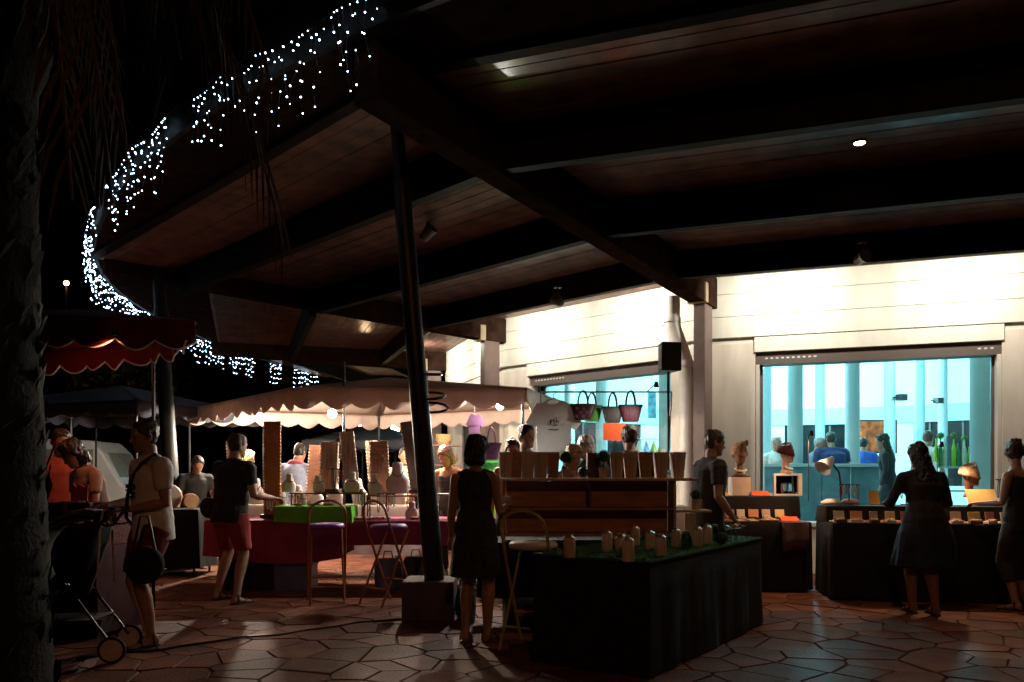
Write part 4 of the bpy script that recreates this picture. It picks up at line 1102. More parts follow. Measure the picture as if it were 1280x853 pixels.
for s in (-1, 1): mb = MB(); mb.box((s * (.165 if s < 0 else .155), 0, .133), (.025 if s < 0 else .05, .032, .216)); mb.build('frame_stile', M_white, t, bevel=.003)
mb = MB(); mb.box((0, .008, .133), (.29, .006, .215)); mb.build('glass', pm('mirror_glass', (.7, .72, .72), .04, 0, 4, metal=1), t)
# clip lamp with white cone shade
t = thing('reading_lamp', 'white angled cone lamp on a black gooseneck behind the black step', 'lamp', (3.72, 9.05, .985))
mb = MB(); mb.tube([(0, 0, 0), (0, 0, .22), (-.02, 0, .36), (-.12, -.02, .48)], .012, 8); mb.tube([(0, 0, 0), (0, 0, .02)], .06, 12); mb.build('stand', M_black, t, smooth=True)
mb = MB(); ax = Vector((-.6, -.3, -.5)).normalized(); c = Vector((-.12, -.02, .50)); u = ax.cross(Vector((0, 0, 1))).normalized(); v = ax.cross(u)
mb.rings([[c + ax * d + (u * math.cos(2 * math.pi * j / 18) + v * math.sin(2 * math.pi * j / 18)) * r for j in range(18)] for d, r in ((-.04, .02), (0, .035), (.16, .10), (.155, .095), (0, .025))]); mb.build('shade', M_white, t, smooth=True)
# the cards and trays are lit by small clip spots on the table
for loc, aim, w in (((3.35, 8.95, 1.75), (3.0, 9.2, .8), 45), ((4.7, 8.75, 1.62), (4.7, 8.45, .8), 60)):
    t = thing('clip_spot', 'tiny black clip spot shining on the ' + ('small' if aim[0] < 4 else 'long') + ' jewellery table', 'lamp', loc)
    mb = MB(); mb.tube([(0, 0, 0), (0, 0, .06)], [.025, .018], 10); mb.build('head', M_black, t, smooth=True)
    mb = MB(); mb.tube([(0, 0, .05), (0, .09, .0), (0, .09, 1.0 - loc[2] + .02)], .006, 6); mb.build('stem', M_black, t)
    lamp('SPOT', Vector(loc) - Vector((0, 0, .01)), w, (1, .55, .28), .02, aim, 120, .6, parent=t)
# ---------------------------------------------------------------- textile stall by the handbag window
tw = [(.42, 9.15), (2.02, 9.15), (2.02, 9.85), (.42, 9.85)]
table(tw, .95, 'table under the white cloth by the handbag window')
draped('tablecloth', tw, .955, .1, M_white, 'white cloth over the textile table by the handbag window', amp=.015, freq=11, seed=12)
rk = thing('hanging_rail', 'tall thin rail holding the shirt and handbags', 'clothes rail', (1.2, 9.62, 0))
mb = MB(); mb.tube([(-.85, 0, 2.31), (.72, 0, 2.31)], .010, 8); mb.build('rail', M_chrome, rk, smooth=True)
for x in (-.85, .72): mb = MB(); mb.tube([(x, .26, 0), (x, .26, 1.4), (x, 0, 2.31)], .010, 8); mb.build('post', M_chrome, rk, smooth=True)
# T-shirt on a hanger
ts = thing('hanging_t_shirt', 'white T-shirt with a small black print on a hanger', 't-shirt', (.50, 9.60, 1.50))
out = [(-.20, 0), (.20, 0), (.205, .40), (.27, .36), (.335, .44), (.21, .66), (.09, .70), (.06, .67), (0, .655), (-.06, .67), (-.09, .70), (-.21, .66), (-.335, .44), (-.27, .36), (-.205, .40)]
mb = MB(); n = len(out)
rs = []
for y, kx in ((-.022, .94), (-.03, 1.0), (.03, 1.0), (.022, .94)):
    rs.append([Vector((x * kx, y * (1.0 if abs(x) < .24 else .7), z + .01 * math.sin(x * 20))) for x, z in out])
mb.rings(rs); mb.build('cloth', pm('white_jersey', (.75, .76, .74), .85, .05, 8, .25, 40), ts, smooth=True)
mb = MB()
for x, z, w_, h_ in ((-.04, .44, .012, .07), (-.02, .46, .03, .012), (0.0, .45, .012, .05), (.03, .47, .012, .06), (.05, .45, .03, .01), (.02, .41, .05, .01), (-.03, .36, .05, .008), (.03, .355, .06, .008)):
    mb.box((x, -.0325, z), (w_, .002, h_))
mb.build('print', M_black, ts, kind='stuff')
mb = MB(); mb.tube([(-.17, 0, .66), (0, 0, .735), (.17, 0, .66)], .006, 6); mb.tube([(0, 0, .735), (0, 0, .78), (.03, 0, .80), (.02, 0, .825)], .004, 6); mb.build('hanger', M_black, ts)
def handbag(label, loc, w, h, mat, hm, drop=.17, rz=0, panel=None):
    t = thing('handbag', label, 'handbag', loc, rz)
    mb = MB(); rs = []
    for z, a_, b_ in ((0, w * .33, .055), (.02, w * .35, .065), (h * .6, w * .44, .06), (h, w * .52, .04)):
        rs.append([Vector((math.copysign(abs(math.cos(q)) ** .5, math.cos(q)) * a_, math.copysign(abs(math.sin(q)) ** .7, math.sin(q)) * b_, z)) for q in [2 * math.pi * j / 20 for j in range(20)]])
    mb.rings(rs); mb.build('body', mat, t, smooth=True)
    mb = MB(); mb.rings([[v + Vector((0, 0, d)) for v in [Vector((math.copysign(abs(math.cos(q)) ** .5, math.cos(q)) * w * .525, math.copysign(abs(math.sin(q)) ** .7, math.sin(q)) * .045, h)) for q in [2 * math.pi * j / 20 for j in range(20)]]] for d in (-.025, .004)]); mb.build('trim', hm, t, smooth=True)
    for s in (-1, 1):
        mb = MB(); mb.tube([(w * .2 * math.cos(math.pi * i / 10), s * .035, h - .01 + drop * math.sin(math.pi * i / 10)) for i in range(11)], .008, 6); mb.build('handle', hm, t, smooth=True)
    if panel:
        mb = MB()
        for i in range(5):
            for j in range(3):
                if (i + j) % 2 == 0: mb.box(((i - 2) * w * .13, -.0635, h * (.22 + .24 * j)), (w * .10, .006, h * .17))
        mb.build('pattern', panel, t, kind='stuff')
    return t
M_bagK = pm('bag_black', (.03, .02, .025), .5, .2, 10); M_bagR = pm('bag_red', (.22, .02, .05), .5, .2, 10); M_bagG = pm('bag_green', (.06, .30, .03), .5, .2, 10)
handbag('green handbag hanging partly behind the black and red one', (.97, 9.72, 1.96), .26, .19, M_bagG, M_bagK)
handbag('black handbag with red checks hanging beside the shirt', (.85, 9.58, 1.97), .30, .19, M_bagK, M_bagK, .17, 0, M_bagR)
handbag('dark grey woven handbag hanging above the orange card', (1.21, 9.62, 1.94), .26, .19, pm('bag_grey', (.06, .055, .05), .6, .3, 30), M_bagK, .18)
handbag('maroon striped handbag at the end of the rail', (1.42, 9.58, 1.95), .28, .20, pm('bag_maroon', (.12, .03, .05), .6, .5, 30, stretch=(4, 1, .2)), M_bagK, .18)
cd = thing('price_sign', 'large blank orange price card on a stick behind the planters', 'sign', (1.19, 9.30, .956))
mb = MB(); mb.box((0, 0, .86), (.26, .006, .20)); mb.build('sheet', M_orangecard, cd); mb = MB(); mb.tube([(0, .008, 0), (0, .008, .9)], .007, 6); mb.tube([(0, .008, 0), (0, .008, .012)], .05, 12); mb.build('stick', M_black, cd)
for i, (x, nm, c) in enumerate(((1.33, 'stack of folded white shirts behind the planters', (.8, .8, .8)), (1.08, 'stack of folded cream shirts below the orange card', (.75, .68, .6)), (.62, 'stack of folded pale scarves by the hanging shirt', (.7, .66, .64)), (1.75, 'stack of folded sky blue scarves under the loudspeaker', (.35, .5, .6)))):
    t = thing('folded_shirts', nm, 'shirts', (x, 9.45, .956), rnd.uniform(-.1, .1))
    for j in range(6 if i < 3 else 8):
        mb = MB(); mb.box((rnd.uniform(-.008, .008), rnd.uniform(-.008, .008), .026 + j * .052), (.27, .30, .048)); mb.build('shirt', pm('fold_%d_%d' % (i, j % 2), tuple(q * (1 - .15 * (j % 2)) for q in c), .85, .08, 9, .3, 60), t, bevel=.02)
# tin plant stand: spiky pot plant on the textile table
t = thing('potted_plant', 'spiky grey-green pot plant on the white cloth by the speaker stand', 'plant', (1.62, 9.3, .956))
mb = MB(); mb.lathe([(.06, 0), (.085, .15), (.075, .15), (.001, .14)], 16); mb.build('pot', M_woodD, t, smooth=True)
r9 = random.Random(5)
for i in range(16):
    a = r9.uniform(0, 6.28); e = r9.uniform(.5, 1.3); l = r9.uniform(.25, .42); d = Vector((math.cos(a) * math.cos(e), math.sin(a) * math.cos(e), math.sin(e))); s_ = d.cross(Vector((0, 0, 1))).normalized() * .016
    b = Vector((0, 0, .13)); m_ = b + d * l * .55; mb = MB(); mb.add([b - s_ * .6, b + s_ * .6, m_ + s_, b + d * l + Vector((0, 0, -.04)), m_ - s_], [(0, 1, 2, 4), (4, 2, 3)]); mb.build('leaf', pm('agave', (.22, .28, .16), .5, .2, 10), t, solid=.003)
# loudspeaker on stand
ls = thing('speaker_stand', 'thin black tripod stand carrying the loudspeaker', 'stand', (1.88, 9.62, 0))
mb = MB(); mb.tube([(0, 0, .1), (0, 0, 2.55)], .017, 10); mb.build('pole', M_black, ls, smooth=True)
for i in range(3): a = i * 2.094 + .4; mb = MB(); mb.tube([(0, 0, .55), (.42 * math.cos(a), .42 * math.sin(a), 0.01)], .011, 8); mb.build('leg', M_black, ls, smooth=True)
lsp = thing('loudspeaker', 'black loudspeaker high on its stand before the wall', 'loudspeaker', (1.88, 9.62, 2.555), .15)
mb = MB(); mb.rings([[Vector((x * a_, y, z)) for x, y in ((-1, -.12), (1, -.12), (.7, .12), (-.7, .12))] for a_, z in ((.122, 0), (.125, .01), (.125, .33), (.122, .34))]); mb.build('cabinet', M_black, lsp, bevel=.01)
mb = MB(); mb.box((0, -.125, .17), (.21, .008, .30)); mb.build('grille', pm('grille', (.02, .02, .022), .6, .3, 90, .8, 250), lsp, bevel=.004)

# magenta garment, purple bag, green tub by the wall post
t = thing('hanging_garment', 'magenta ruffled top hanging behind the woman in the dress', 'garment', (-.46, 9.9, 1.72))
mb = MB(); mb.rings([[Vector((x * .34 + .008 * math.sin(z * 60), y + .012 * math.sin(x * 40 + z * 25), z * .5)) for x, z in out] for y in (-.02, .02)]); mb.build('cloth', pm('magenta', (.035, .004, .026), .8, .3, 14), t, smooth=True); mb = MB(); mb.tube([(0, 0, .32), (0, 0, .50)], .004, 5); mb.build('hook', M_black, t)
handbag('purple straw handbag by the wall post', (-.25, 9.7, 1.50), .24, .20, pm('bag_purple', (.09, .025, .085), .6, .4, 30), pm('bag_purple2', (.1, .03, .09), .6), .2)
draped('tablecloth', [(-.62, 9.85), (.15, 9.85), (.15, 10.4), (-.62, 10.4)], 1.28, .4, pm('lime_cloth', (.30, .75, .08), .8, .1, 8), 'lime green cloth on the tall counter behind the woman in the dress', amp=.012, freq=10, seed=14)
t = thing('green_tub', 'dark green plastic tub on the lime cloth', 'tub', (-.30, 10.0, 1.285)); mb = MB(); mb.lathe([(.10, 0), (.13, .18), (.138, .18), (.138, .20), (.12, .20), (.10, .02), (.001, .015)], 18); mb.build('body', pm('tub_green', (.04, .30, .05), .4), t, smooth=True); mb = MB(); mb.tube([(.13 * math.cos(math.pi * i / 8), 0, .19 + .08 * math.sin(math.pi * i / 8)) for i in range(9)], .005, 5); mb.build('handle', M_chrome, t)
t = thing('wicker_shelf', 'small shelf of wicker baskets near the downpipe wall', 'shelf', (-1.15, 12.1, 0))
for z in (.9, 1.45, 1.75): mb = MB(); mb.box((0, 0, z), (.75, .3, .03)); mb.build('board', M_woodD, t)
for s in (-1, 1): mb = MB(); mb.box((s * .39, 0, .95), (.03, .3, 1.9)); mb.build('side', M_woodD, t)
for i, (x, z) in enumerate(((-.2, 1.765), (.12, 1.765), (-.15, 1.465), (.2, 1.465))):
    t = thing('wicker_basket', 'round wicker basket on the small shelf near the downpipe wall', 'basket', (-1.15 + x, 12.08, z), group='baskets on the small shelf')
    mb = MB(); mb.lathe([(.09, 0), (.13, .07), (.12, .14), (.10, .14), (.001, .10)], 16); mb.build('weave', pm('wicker', (.42, .27, .12), .7, .4, 40, .8, 90), t, smooth=True)
    mb = MB(); mb.tube([(.118 * math.cos(i_ * .449), .118 * math.sin(i_ * .449), .14) for i_ in range(14)], .010, 5, closed=True); mb.build('rim', pm('wicker', (.42, .27, .12)), t)

# ---------------------------------------------------------------- inside the shop
ctr = thing('shop_counter', 'long pale counter inside the cyan shop', 'counter', (5.15, 13.5, .30))
mb = MB(); mb.box((0, 0, 1.16), (1.95, .55, .05)); mb.build('worktop', M_incol, ctr, bevel=.006)
for i in range(4): mb = MB(); mb.box((-.72 + i * .48, -.20, .565), (.46, .03, 1.13)); mb.build('front_panel', pm('counter_blue', (.10, .22, .26), .5), ctr, bevel=.004)
for s in (-1, 1): mb = MB(); mb.box((s * .955, 0.02, .565), (.03, .46, 1.13)); mb.build('end_panel', M_incol, ctr)
t = thing('shop_shelf', 'dark shelf with a lime box at the edge of the cyan window', 'shelf', (8.0, 13.0, .30))
for z in (.02, .5, .95, 1.4, 1.75): mb = MB(); mb.box((0, 0, z), (.8, .3, .03)); mb.build('board', M_black, t)
for s in (-1, 1): mb = MB(); mb.box((s * .41, 0, .9), (.02, .3, 1.8)); mb.build('side', M_black, t)
mb = MB(); mb.box((0, -.02, 1.10), (.6, .24, .26)); ob = mb.build('lime_box', pm('lime', (.35, .65, .05), .5), None, bevel=.01); ob.location = (8.0, 13.0, .30 + 0); tag(ob, 'lime green box on the dark shop shelf', 'box')
for i, (px, py, Y, nm) in enumerate(((1127, 497, 19.8, 'black wall speaker on an interior column'), (1173, 501, 22.6, 'small black wall speaker deeper in the shop'))):
    t = thing('wall_speaker', nm, 'speaker', P(px, py, Y), .4); mb = MB(); mb.box((0, 0, 0), (.22, .18, .16)); mb.build('cabinet', M_black, t, bevel=.01); mb = MB(); mb.box((-.14, .08, 0), (.12, .03, .03)); mb.build('bracket', M_black, t)
t = thing('hanging_painting', 'orange and dark flower painting on the far shop wall', 'painting', P(1096, 546, 21)); mb = MB(); mb.box((0, 0, 0), (1.0, .03, .8)); mb.build('canvas', pm('orange_flowers', (.5, .06, .02), .7, .9, 6, col2=(.95, .16, .03)), t); mb = MB(); mb.box((0, .02, 0), (1.08, .02, .88)); mb.build('frame', M_black, t)
t = thing('product_stand', 'stand of green and yellow bottles beside the big interior column', 'display stand', (6.95, 12.6, .30))
for z in (.3, .75, 1.12): mb = MB(); mb.box((0, 0, z), (.66, .3, .025)); mb.build('board', M_incol, t)
for s in (-1, 1): mb = MB(); mb.box((s * .33, 0, .6), (.02, .3, 1.2)); mb.build('side', M_incol, t)
for i in range(9):
    c = ((.30, .6, .05), (.05, .25, .08), (.6, .65, .5), (.1, .3, .4))[i % 4]; hh = rnd.uniform(.3, .5)
    t = thing('bottle', 'coloured bottle on the stand beside the big interior column', 'bottle', (6.95 - .28 + i * .07, 12.6 + rnd.uniform(-.06, .06), .30 + 1.134), group='bottles on the shop stand')
    mb = MB(); mb.lathe([(.03, 0), (.032, .01), (.032, hh * .6), (.012, hh * .8), (.012, hh), (.001, hh)], 12); mb.build('glass', pm('bottle_%d' % (i % 4), c, .3), t, smooth=True)
    if i % 3 == 1: leafball(t, (0, 0, hh + .03), .06, pm('shop_plant', (.08, .2, .06), .8, .5, 20), 50, i)
t = thing('garment_rack', 'rack of orange and pale garments inside the handbag window', 'clothes rack', (3.0, 14.6, .30))
mb = MB(); mb.tube([(-.9, 0, 0), (-.9, 0, 1.65), (.6, 0, 1.65), (.6, 0, 0)], .015, 8); mb.build('frame', M_chrome, t, smooth=True)
for i in range(11):
    c = ((.75, .40, .28), (.7, .7, .68), (.35, .5, .7), (.8, .7, .25))[i % 4]
    ob = thing('garment', 'garment hanging on the rack inside the handbag window', 'garment', (3.0 - .82 + i * .135, 14.6, .62), rnd.uniform(-.2, .2), group='garments on the shop rack')
    mb = MB(); mb.rings([[Vector((x * a_ * .05, y * a_ * .22, z)) for x, y in ((-1, -1), (1, -1), (1, 1), (-1, 1))] for a_, z in ((1.0, 0), (.95, .5), (.9, 1.05), (.4, 1.2), (.1, 1.3))]); mb.build('cloth', pm('garm_%d' % (i % 4), c, .8, .3, 6), ob, bevel=.02)
for i, (px, py, Y) in enumerate(((815, 507, 15.6), (848, 510, 15.6))):
    t = thing('poster', ('narrow blue poster hanging inside the shop', 'square teal poster hanging inside the shop')[i], 'poster', P(px, py, Y)); mb = MB(); mb.box((0, 0, 0), ((.16, .30)[i], .01, .5)); mb.build('print', pm('poster_%d' % i, ((.12, .35, .45), (.10, .28, .34))[i], .5, .7, 9), t); mb = MB(); mb.tube([(0, 0, .25), (0, 0, 1.2)], .004, 5); mb.build('string', M_black, t)

# ---------------------------------------------------------------- people
A_down = lambda s: ((s * .15, .05, -1), (s * .03, -.25, -1))
fl = pm('floral_black', (.006, .006, .007), .85, .2, 24, col2=(.05, .05, .03))
person('man in white printed T-shirt and dark red shorts behind the pushchair', (-2.83, 6.30), R_(-42), 1.78, 3, -8, 8, {1: ((.12, .05, -1), (-.55, -.85, -.15)), -1: ((-.25, .0, -1), (.25, -.95, -.1))}, {-1: (-.13, .02), 1: (.12, -.06)}, top='tee', topc=(.82, .79, .76), bottom='shorts', botc=(.17, .015, .02), hair='short', hairc=(.025, .018, .012), near=True, seed=1, face=True, girth=1.05)
pw = [o for o in bpy.data.objects if o.name.startswith('person')][-1]
B_, T_, AR_, LG_, k_ = p_frames[pw.name]
mb = MB(); mb.tube([B_(v) for v in ((.11, .0, .535), (.095, -.10, .475), (.03, -.155, .36), (-.06, -.158, .2), (-.15, -.135, .06), (-.205, -.05, -.04))], .016, 6); mb.tube([B_(v) for v in ((.11, .0, .535), (.08, .12, .44), (-.05, .158, .2), (-.16, .135, .05), (-.205, -.05, -.04))], .016, 6); mb.build('shoulder_strap', M_black, pw, smooth=True)
mb = MB()
for x, z, w_, h_ in ((-.03, .27, .10, .012), (.03, .25, .06, .012), (0, .22, .12, .012), (-.05, .30, .04, .03), (.06, .30, .03, .03)):
    c = B_((x, -.155, z)); mb.box(c, (w_, .012, h_))
mb.build('shirt_print', M_black, pw, kind='stuff')

e = person('man in a black shirt and red shorts seen from behind, reaching over the table', (G(288, 752).x, 8.32), R_(152), 1.78, 7, -10, 5, {-1: ((-.15, -.12, -1), (-.1, -1, -.15)), 1: ((.25, -.3, -.85), (.1, -1, .12))}, {-1: (-.20, .10), 1: (.20, -.02)}, top='tee', topc=(.014, .013, .014), bottom='shorts', botc=(.26, .02, .022), hair='short', hairc=(.03, .022, .016), near=True, seed=2, girth=1.12)
mb = MB(); B_, T_, AR_, LG_, k_ = p_frames[e.name]; mb.ball(B_((.20, .10, .02)), .11, 8, sz=1.0, sy=.6); mb.build('hip_bag', M_blackcloth, e, smooth='all')
j = person('woman with a dark bob in a black floral dress seen from behind', (G(594, 803).x, 6.36), R_(172), 1.66, 2, -25, 6, {1: ((.14, .03, -1), (.08, -.3, -1)), -1: ((-.16, .10, -1), (-.05, -.85, .12))}, {-1: (-.10, .0), 1: (.08, .03)}, fem=True, top='dress', topmat=fl, bottom=None, hair='bob', hairc=(.010, .008, .007), shoec=(.12, .06, .04), near=True, seed=3, long=.02)
mb = MB(); B_, T_, AR_, LG_, k_ = p_frames[j.name]; mb.box(AR_[-1][2] + Vector((0, -.10, .03)), (.07, .012, .13), rot=Euler((R_(-40), 0, 0))); ob = mb.build('phone', pm('phone_case', (.5, .5, .52), .3), None, bevel=.006)
ob.location = j.location; ob.rotation_euler = j.rotation_euler; tag(ob, 'pale phone held by the woman in the floral dress', 'phone')
person('man in a dark grey T-shirt in profile behind the turf table', (1.92, 7.86), R_(98), 1.79, 4, 0, 8, {1: ((.1, .1, -1), (.1, -.5, -.85)), -1: ((-.1, .05, -1), (0, -.6, -.8))}, top='tee', topc=(.045, .042, .045), bottom='trousers', botc=(.06, .065, .08), hair='short', hairc=(.06, .045, .035), near=True, seed=4, face=True, girth=1.12)
person('woman with loose dark hair in black top and navy skirt, bent over the table', (G(1160, 770).x, 7.55), R_(178), 1.66, 10, 5, 15, {1: ((.38, -.15, -.9), (-.25, -.9, .0)), -1: ((-.38, -.15, -.9), (.25, -.9, .05))}, {-1: (-.10, .0), 1: (.07, -.12)}, fem=True, top='long', topmat=pm('black_floral2', (.005, .005, .006), .85, .2, 24, col2=(.03, .018, .012)), bottom='skirt', botc=(.008, .009, .028), hair='long', hairc=(.008, .006, .005), shoec=(.15, .07, .05), near=True, seed=5, girth=1.15)
person('woman with piled-up hair in a black top handling a card at the table end', (4.96, 7.82), R_(-150), 1.68, 4, -55, 10, {1: ((.2, -.1, -1), (-.1, -.9, -.05)), -1: ((-.2, 0, -1), (.1, -.9, .05))}, fem=True, top='tank', topc=(.012, .011, .012), bottom='capri', botc=(.03, .028, .03), hair='bun', hairc=(.06, .035, .02), near=True, seed=6, face=True)
# left stall
person('person in a coral printed T-shirt beside the palm trunk', (-4.48, 7.95), R_(20), 1.80, 4, 20, 15, top='tee', topc=(.60, .15, .10), botc=(.05, .05, .07), seed=7, face=True, hairc=(.03, .02, .015))
person('dark-haired woman in a grey top leaning over the baskets with a strap', (-3.82, 7.45), R_(-35), 1.72, 20, 0, 25, {1: ((.2, -.1, -1), (-.3, -.7, -.5)), -1: ((-.2, 0, -1), (.3, -.7, -.5))}, fem=True, top='tee', topc=(.30, .22, .19), botc=(.04, .04, .05), hair='bob', hairc=(.012, .009, .008), seed=8)
ob = [o for o in bpy.data.objects if o.name.startswith('person')][-1]
# stall under the beige awning
person('man in a dark shirt lit orange, head down behind the small wares', (-4.45, 11.2), R_(35), 1.62, 14, 0, 25, skin=(.45, .24, .14), top='tee', topc=(.02, .02, .022), hair='short', hairc=(.05, .03, .02), seed=9)
person('person in a light blue shirt with a pink scarf bending over the jewellery', (-3.02, 11.0), R_(165), 1.80, 14, 0, 20, {1: ((.15, -.2, -1), (0, -.4, -.9)), -1: ((-.25, -.2, -1), (0, -.5, -.8))}, top='tee', topc=(.34, .40, .60), hair='short', hairc=(.015, .012, .01), seed=10)
p10 = [o for o in bpy.data.objects if o.name.startswith('person')][-1]; B_, T_, AR_, LG_, k_ = p_frames[p10.name]
mb = MB(); mb.tube([B_((.10 * math.cos(i * .5236), .095 * math.sin(i * .5236), .50 + .02 * math.sin(i * .5236))) for i in range(12)], .028, 8, closed=True); mb.build('scarf', pm('pink_scarf', (.65, .15, .20), .8), p10, smooth='all')
person('person in a beige top facing out beside the tall white bust', (-1.53, 11.4), R_(10), 1.72, 2, 5, 5, skin=(.5, .24, .14), top='tee', topc=(.40, .36, .24), hair='short', hairc=(.04, .025, .015), seed=11, face=True)
person('red-haired woman in a dark vest looking down by the leaning post', (-.77, 10.25), R_(-20), 1.72, 10, -10, 28, fem=True, skin=(.5, .20, .10), top='tank', topc=(.02, .012, .014), hair='bob', hairc=(.20, .07, .025), seed=12, near=True)
person('person with blonde hair below the globe lamp', (-4.05, 11.9), R_(120), 1.70, 8, 0, 10, fem=True, skin=(.5, .3, .18), top='tee', topc=(.3, .2, .1), hair='bob', hairc=(.5, .33, .10), seed=13)
# behind the shelf
person('man in a blue-grey T-shirt standing by the wall post', (.155, 9.3), R_(30), 1.92, 0, 15, 4, top='tee', topc=(.12, .14, .20), hair='short', hairc=(.03, .02, .015), seed=14, face=True)
gl = person('woman with glasses and pulled-back dark hair behind the planters', (.0, 9.15), R_(5), 1.74, 3, 0, 8, fem=True, skin=(.55, .20, .12), top='tank', topc=(.45, .12, .06), hair='bun', hairc=(.012, .008, .006), seed=15, face=True)
B_, T_, AR_, LG_, k_ = p_frames[gl.name]; mb = MB()
for s in (-1, 1): mb.tube([T_(Vector((s * .034 + .024 * math.cos(i * .6283), -.100, .116 + .018 * math.sin(i * .6283)))) for i in range(10)], .0035, 5, closed=True)
mb.build('glasses', M_black, gl)
person('blonde woman in a pink patterned top behind the round topiary', (.62, 8.6), R_(25), 1.66, 4, 0, 15, fem=True, top='tee', topmat=pm('pink_pattern', (.30, .05, .12), .8, .6, 20, col2=(.7, .45, .5)), hair='bob', hairc=(.42, .30, .20), seed=16, face=True)
person('white-haired person in a dark green top at the textile table', (.82, 8.9), R_(170), 1.78, 5, 20, 5, top='tee', topc=(.03, .06, .04), hair='bob', hairc=(.5, .5, .48), seed=17)
person('man in a black T-shirt behind the orange price card', (1.32, 8.95), R_(175), 1.90, 4, 15, 5, top='tee', topc=(.012, .012, .014), hair='short', hairc=(.06, .035, .02), seed=18)
# inside the shop
IN = dict(base=.30, seat=None)
person('white-haired person in a white top and dark jacket behind the shop counter', (4.72, 14.3), R_(-10), 1.70, 2, 0, 5, fem=True, top='tee', topc=(.7, .7, .68), hair='bob', hairc=(.6, .58, .5), seed=19, base=.3, face=True)
person('grey-haired man in a blue-grey shirt leaning at the shop counter', (5.42, 14.4), R_(50), 1.70, 8, 0, 10, top='long', topc=(.25, .33, .42), hair='short', hairc=(.35, .34, .32), seed=20, base=.3)
person('broad person in navy seen from behind at the shop counter', (5.65, 14.1), R_(180), 1.78, 6, 0, 5, top='tee', topc=(.02, .035, .12), hair='short', hairc=(.02, .02, .02), seed=21, base=.3, girth=1.3)
person('person in a bright blue shirt half hidden by an interior column', (6.85, 15.6), R_(160), 1.74, 3, 0, 5, top='tee', topc=(.04, .12, .50), hair='short', hairc=(.03, .02, .015), seed=22, base=.3)
person('dark-haired woman in black inside the shop near the bottles', (5.98, 12.7), R_(-120), 1.68, 6, 0, 10, fem=True, top='long', topc=(.02, .02, .022), hair='long', hairc=(.01, .008, .006), seed=23, base=.3)
person('man in a white shirt with a bag strap inside the shop', (6.95, 13.4), R_(120), 1.76, 3, 10, 5, top='tee', topc=(.7, .66, .64), hair='short', hairc=(.10, .05, .03), seed=24, base=.3)

t = thing('clip_spot', 'small black clip spot shining on the textile table', 'lamp', (1.62, 8.98, 2.30))
mb = MB(); mb.tube([(0, 0, 0), (0, 0, .06)], [.03, .02], 10); mb.build('head', M_black, t, smooth=True)
mb = MB(); mb.tube([(0, 0, .05), (0, .64, .01)], .006, 6); mb.build('stem', M_black, t)
lamp('SPOT', (1.62, 8.98, 2.29), 60, (1, .9, .8), .03, (1.0, 9.6, 1.3), 95, .9, parent=t)

tk = [(-3.9, 10.15), (-.95, 10.15), (-.95, 10.6), (-3.9, 10.6)]
table(tk, .92, 'back trestle of the jewellery stall')
draped('tablecloth', tk, .925, .3, pm('cream_cloth', (.55, .48, .42), .85, .08, 8), 'cream cloth over the back trestle of the jewellery stall', amp=.015, freq=10, seed=41)
r4 = random.Random(77)
for i in range(11):
    x = -3.8 + i * .26 + r4.uniform(-.04, .04)
    t = bust('cream necklace bust in the back row of the jewellery stall', (x, 10.32 + r4.uniform(-.08, .08), .926), r4.uniform(-.6, .6), r4.uniform(.20, .36)); t['group'] = 'busts in the back row of the jewellery stall'
for i in range(5):
    x = (-3.62, -2.62, -2.36, -1.78, -1.3)[i]
    t = earring_board('earring board in the back row of the jewellery stall', (x, 10.5, .926), r4.uniform(-.2, .2), r4.uniform(.13, .2), r4.uniform(.55, .85), r4.uniform(-5, 5), (M_woodP, M_woodR, pm('grey_wood', (.33, .27, .24)))[i % 3]); t['group'] = 'boards in the back row of the jewellery stall'
def jewel_stand(label, loc, h, col, group):      # T-bar with hanging necklaces
    t = thing('necklace_stand', label, 'stand', loc, r4.uniform(-.3, .3), group)
    mb = MB(); mb.tube([(0, 0, 0), (0, 0, h)], .007, 6); mb.tube([(0, 0, 0), (0, 0, .012)], .055, 12); mb.build('post', M_metalD, t, smooth=True)
    mb = MB(); mb.tube([(-.11, 0, h), (.11, 0, h)], .008, 6); mb.build('bar', M_metalD, t, smooth=True)
    for j in range(6):
        x = -.09 + j * .036; l = h * r4.uniform(.45, .8); w = .012
        mb = MB(); mb.tube([(x + w * math.sin(a_), -.012 - .006 * math.cos(a_), h - l * .5 + l * .5 * math.cos(a_)) for a_ in [2 * math.pi * q / 14 for q in range(14)]], .0055, 5, closed=True)
        mb.build('necklace', pm('neck_%d' % ((j + col) % 5), ((.7, .6, .5), (.55, .12, .1), (.75, .45, .15), (.12, .25, .4), (.8, .75, .7))[(j + col) % 5], .3, .3, 60), t, smooth=True)
    return t
for i, (px, y, z) in enumerate(((372, 9.62, .806), (418, 9.35, 1.107), (455, 9.62, .806), (483, 9.3, .806), (345, 9.3, .806), (520, 9.62, .806))):
    jewel_stand('T-bar stand of coloured necklaces among the front jewellery', ((px - 640) / F * y, y, z), r4.uniform(.24, .36), i, 'necklace stands on the jewellery table')
for i, (x, y, z) in enumerate(((3.75, 8.9, .985), (4.35, 8.83, .985), (5.35, 8.66, .985))):
    jewel_stand(('necklace stand beside the reading lamp', 'necklace stand hidden behind the bent woman', 'necklace stand beside the cream turban')[i], (x, y, z), (.22, .26, .28)[i], i + 1, None)
tray('tray of white shell bangles beside the mirror foot', (3.12, 9.62, 1.062), 0, .16, .12, 12, (.7, .6, .5), 11)
tray('tray of orange bangles in the corner under the plum shawl card', (2.40, 9.14, .786), 0, .2, .16, 12, (.8, .3, .1), 13)
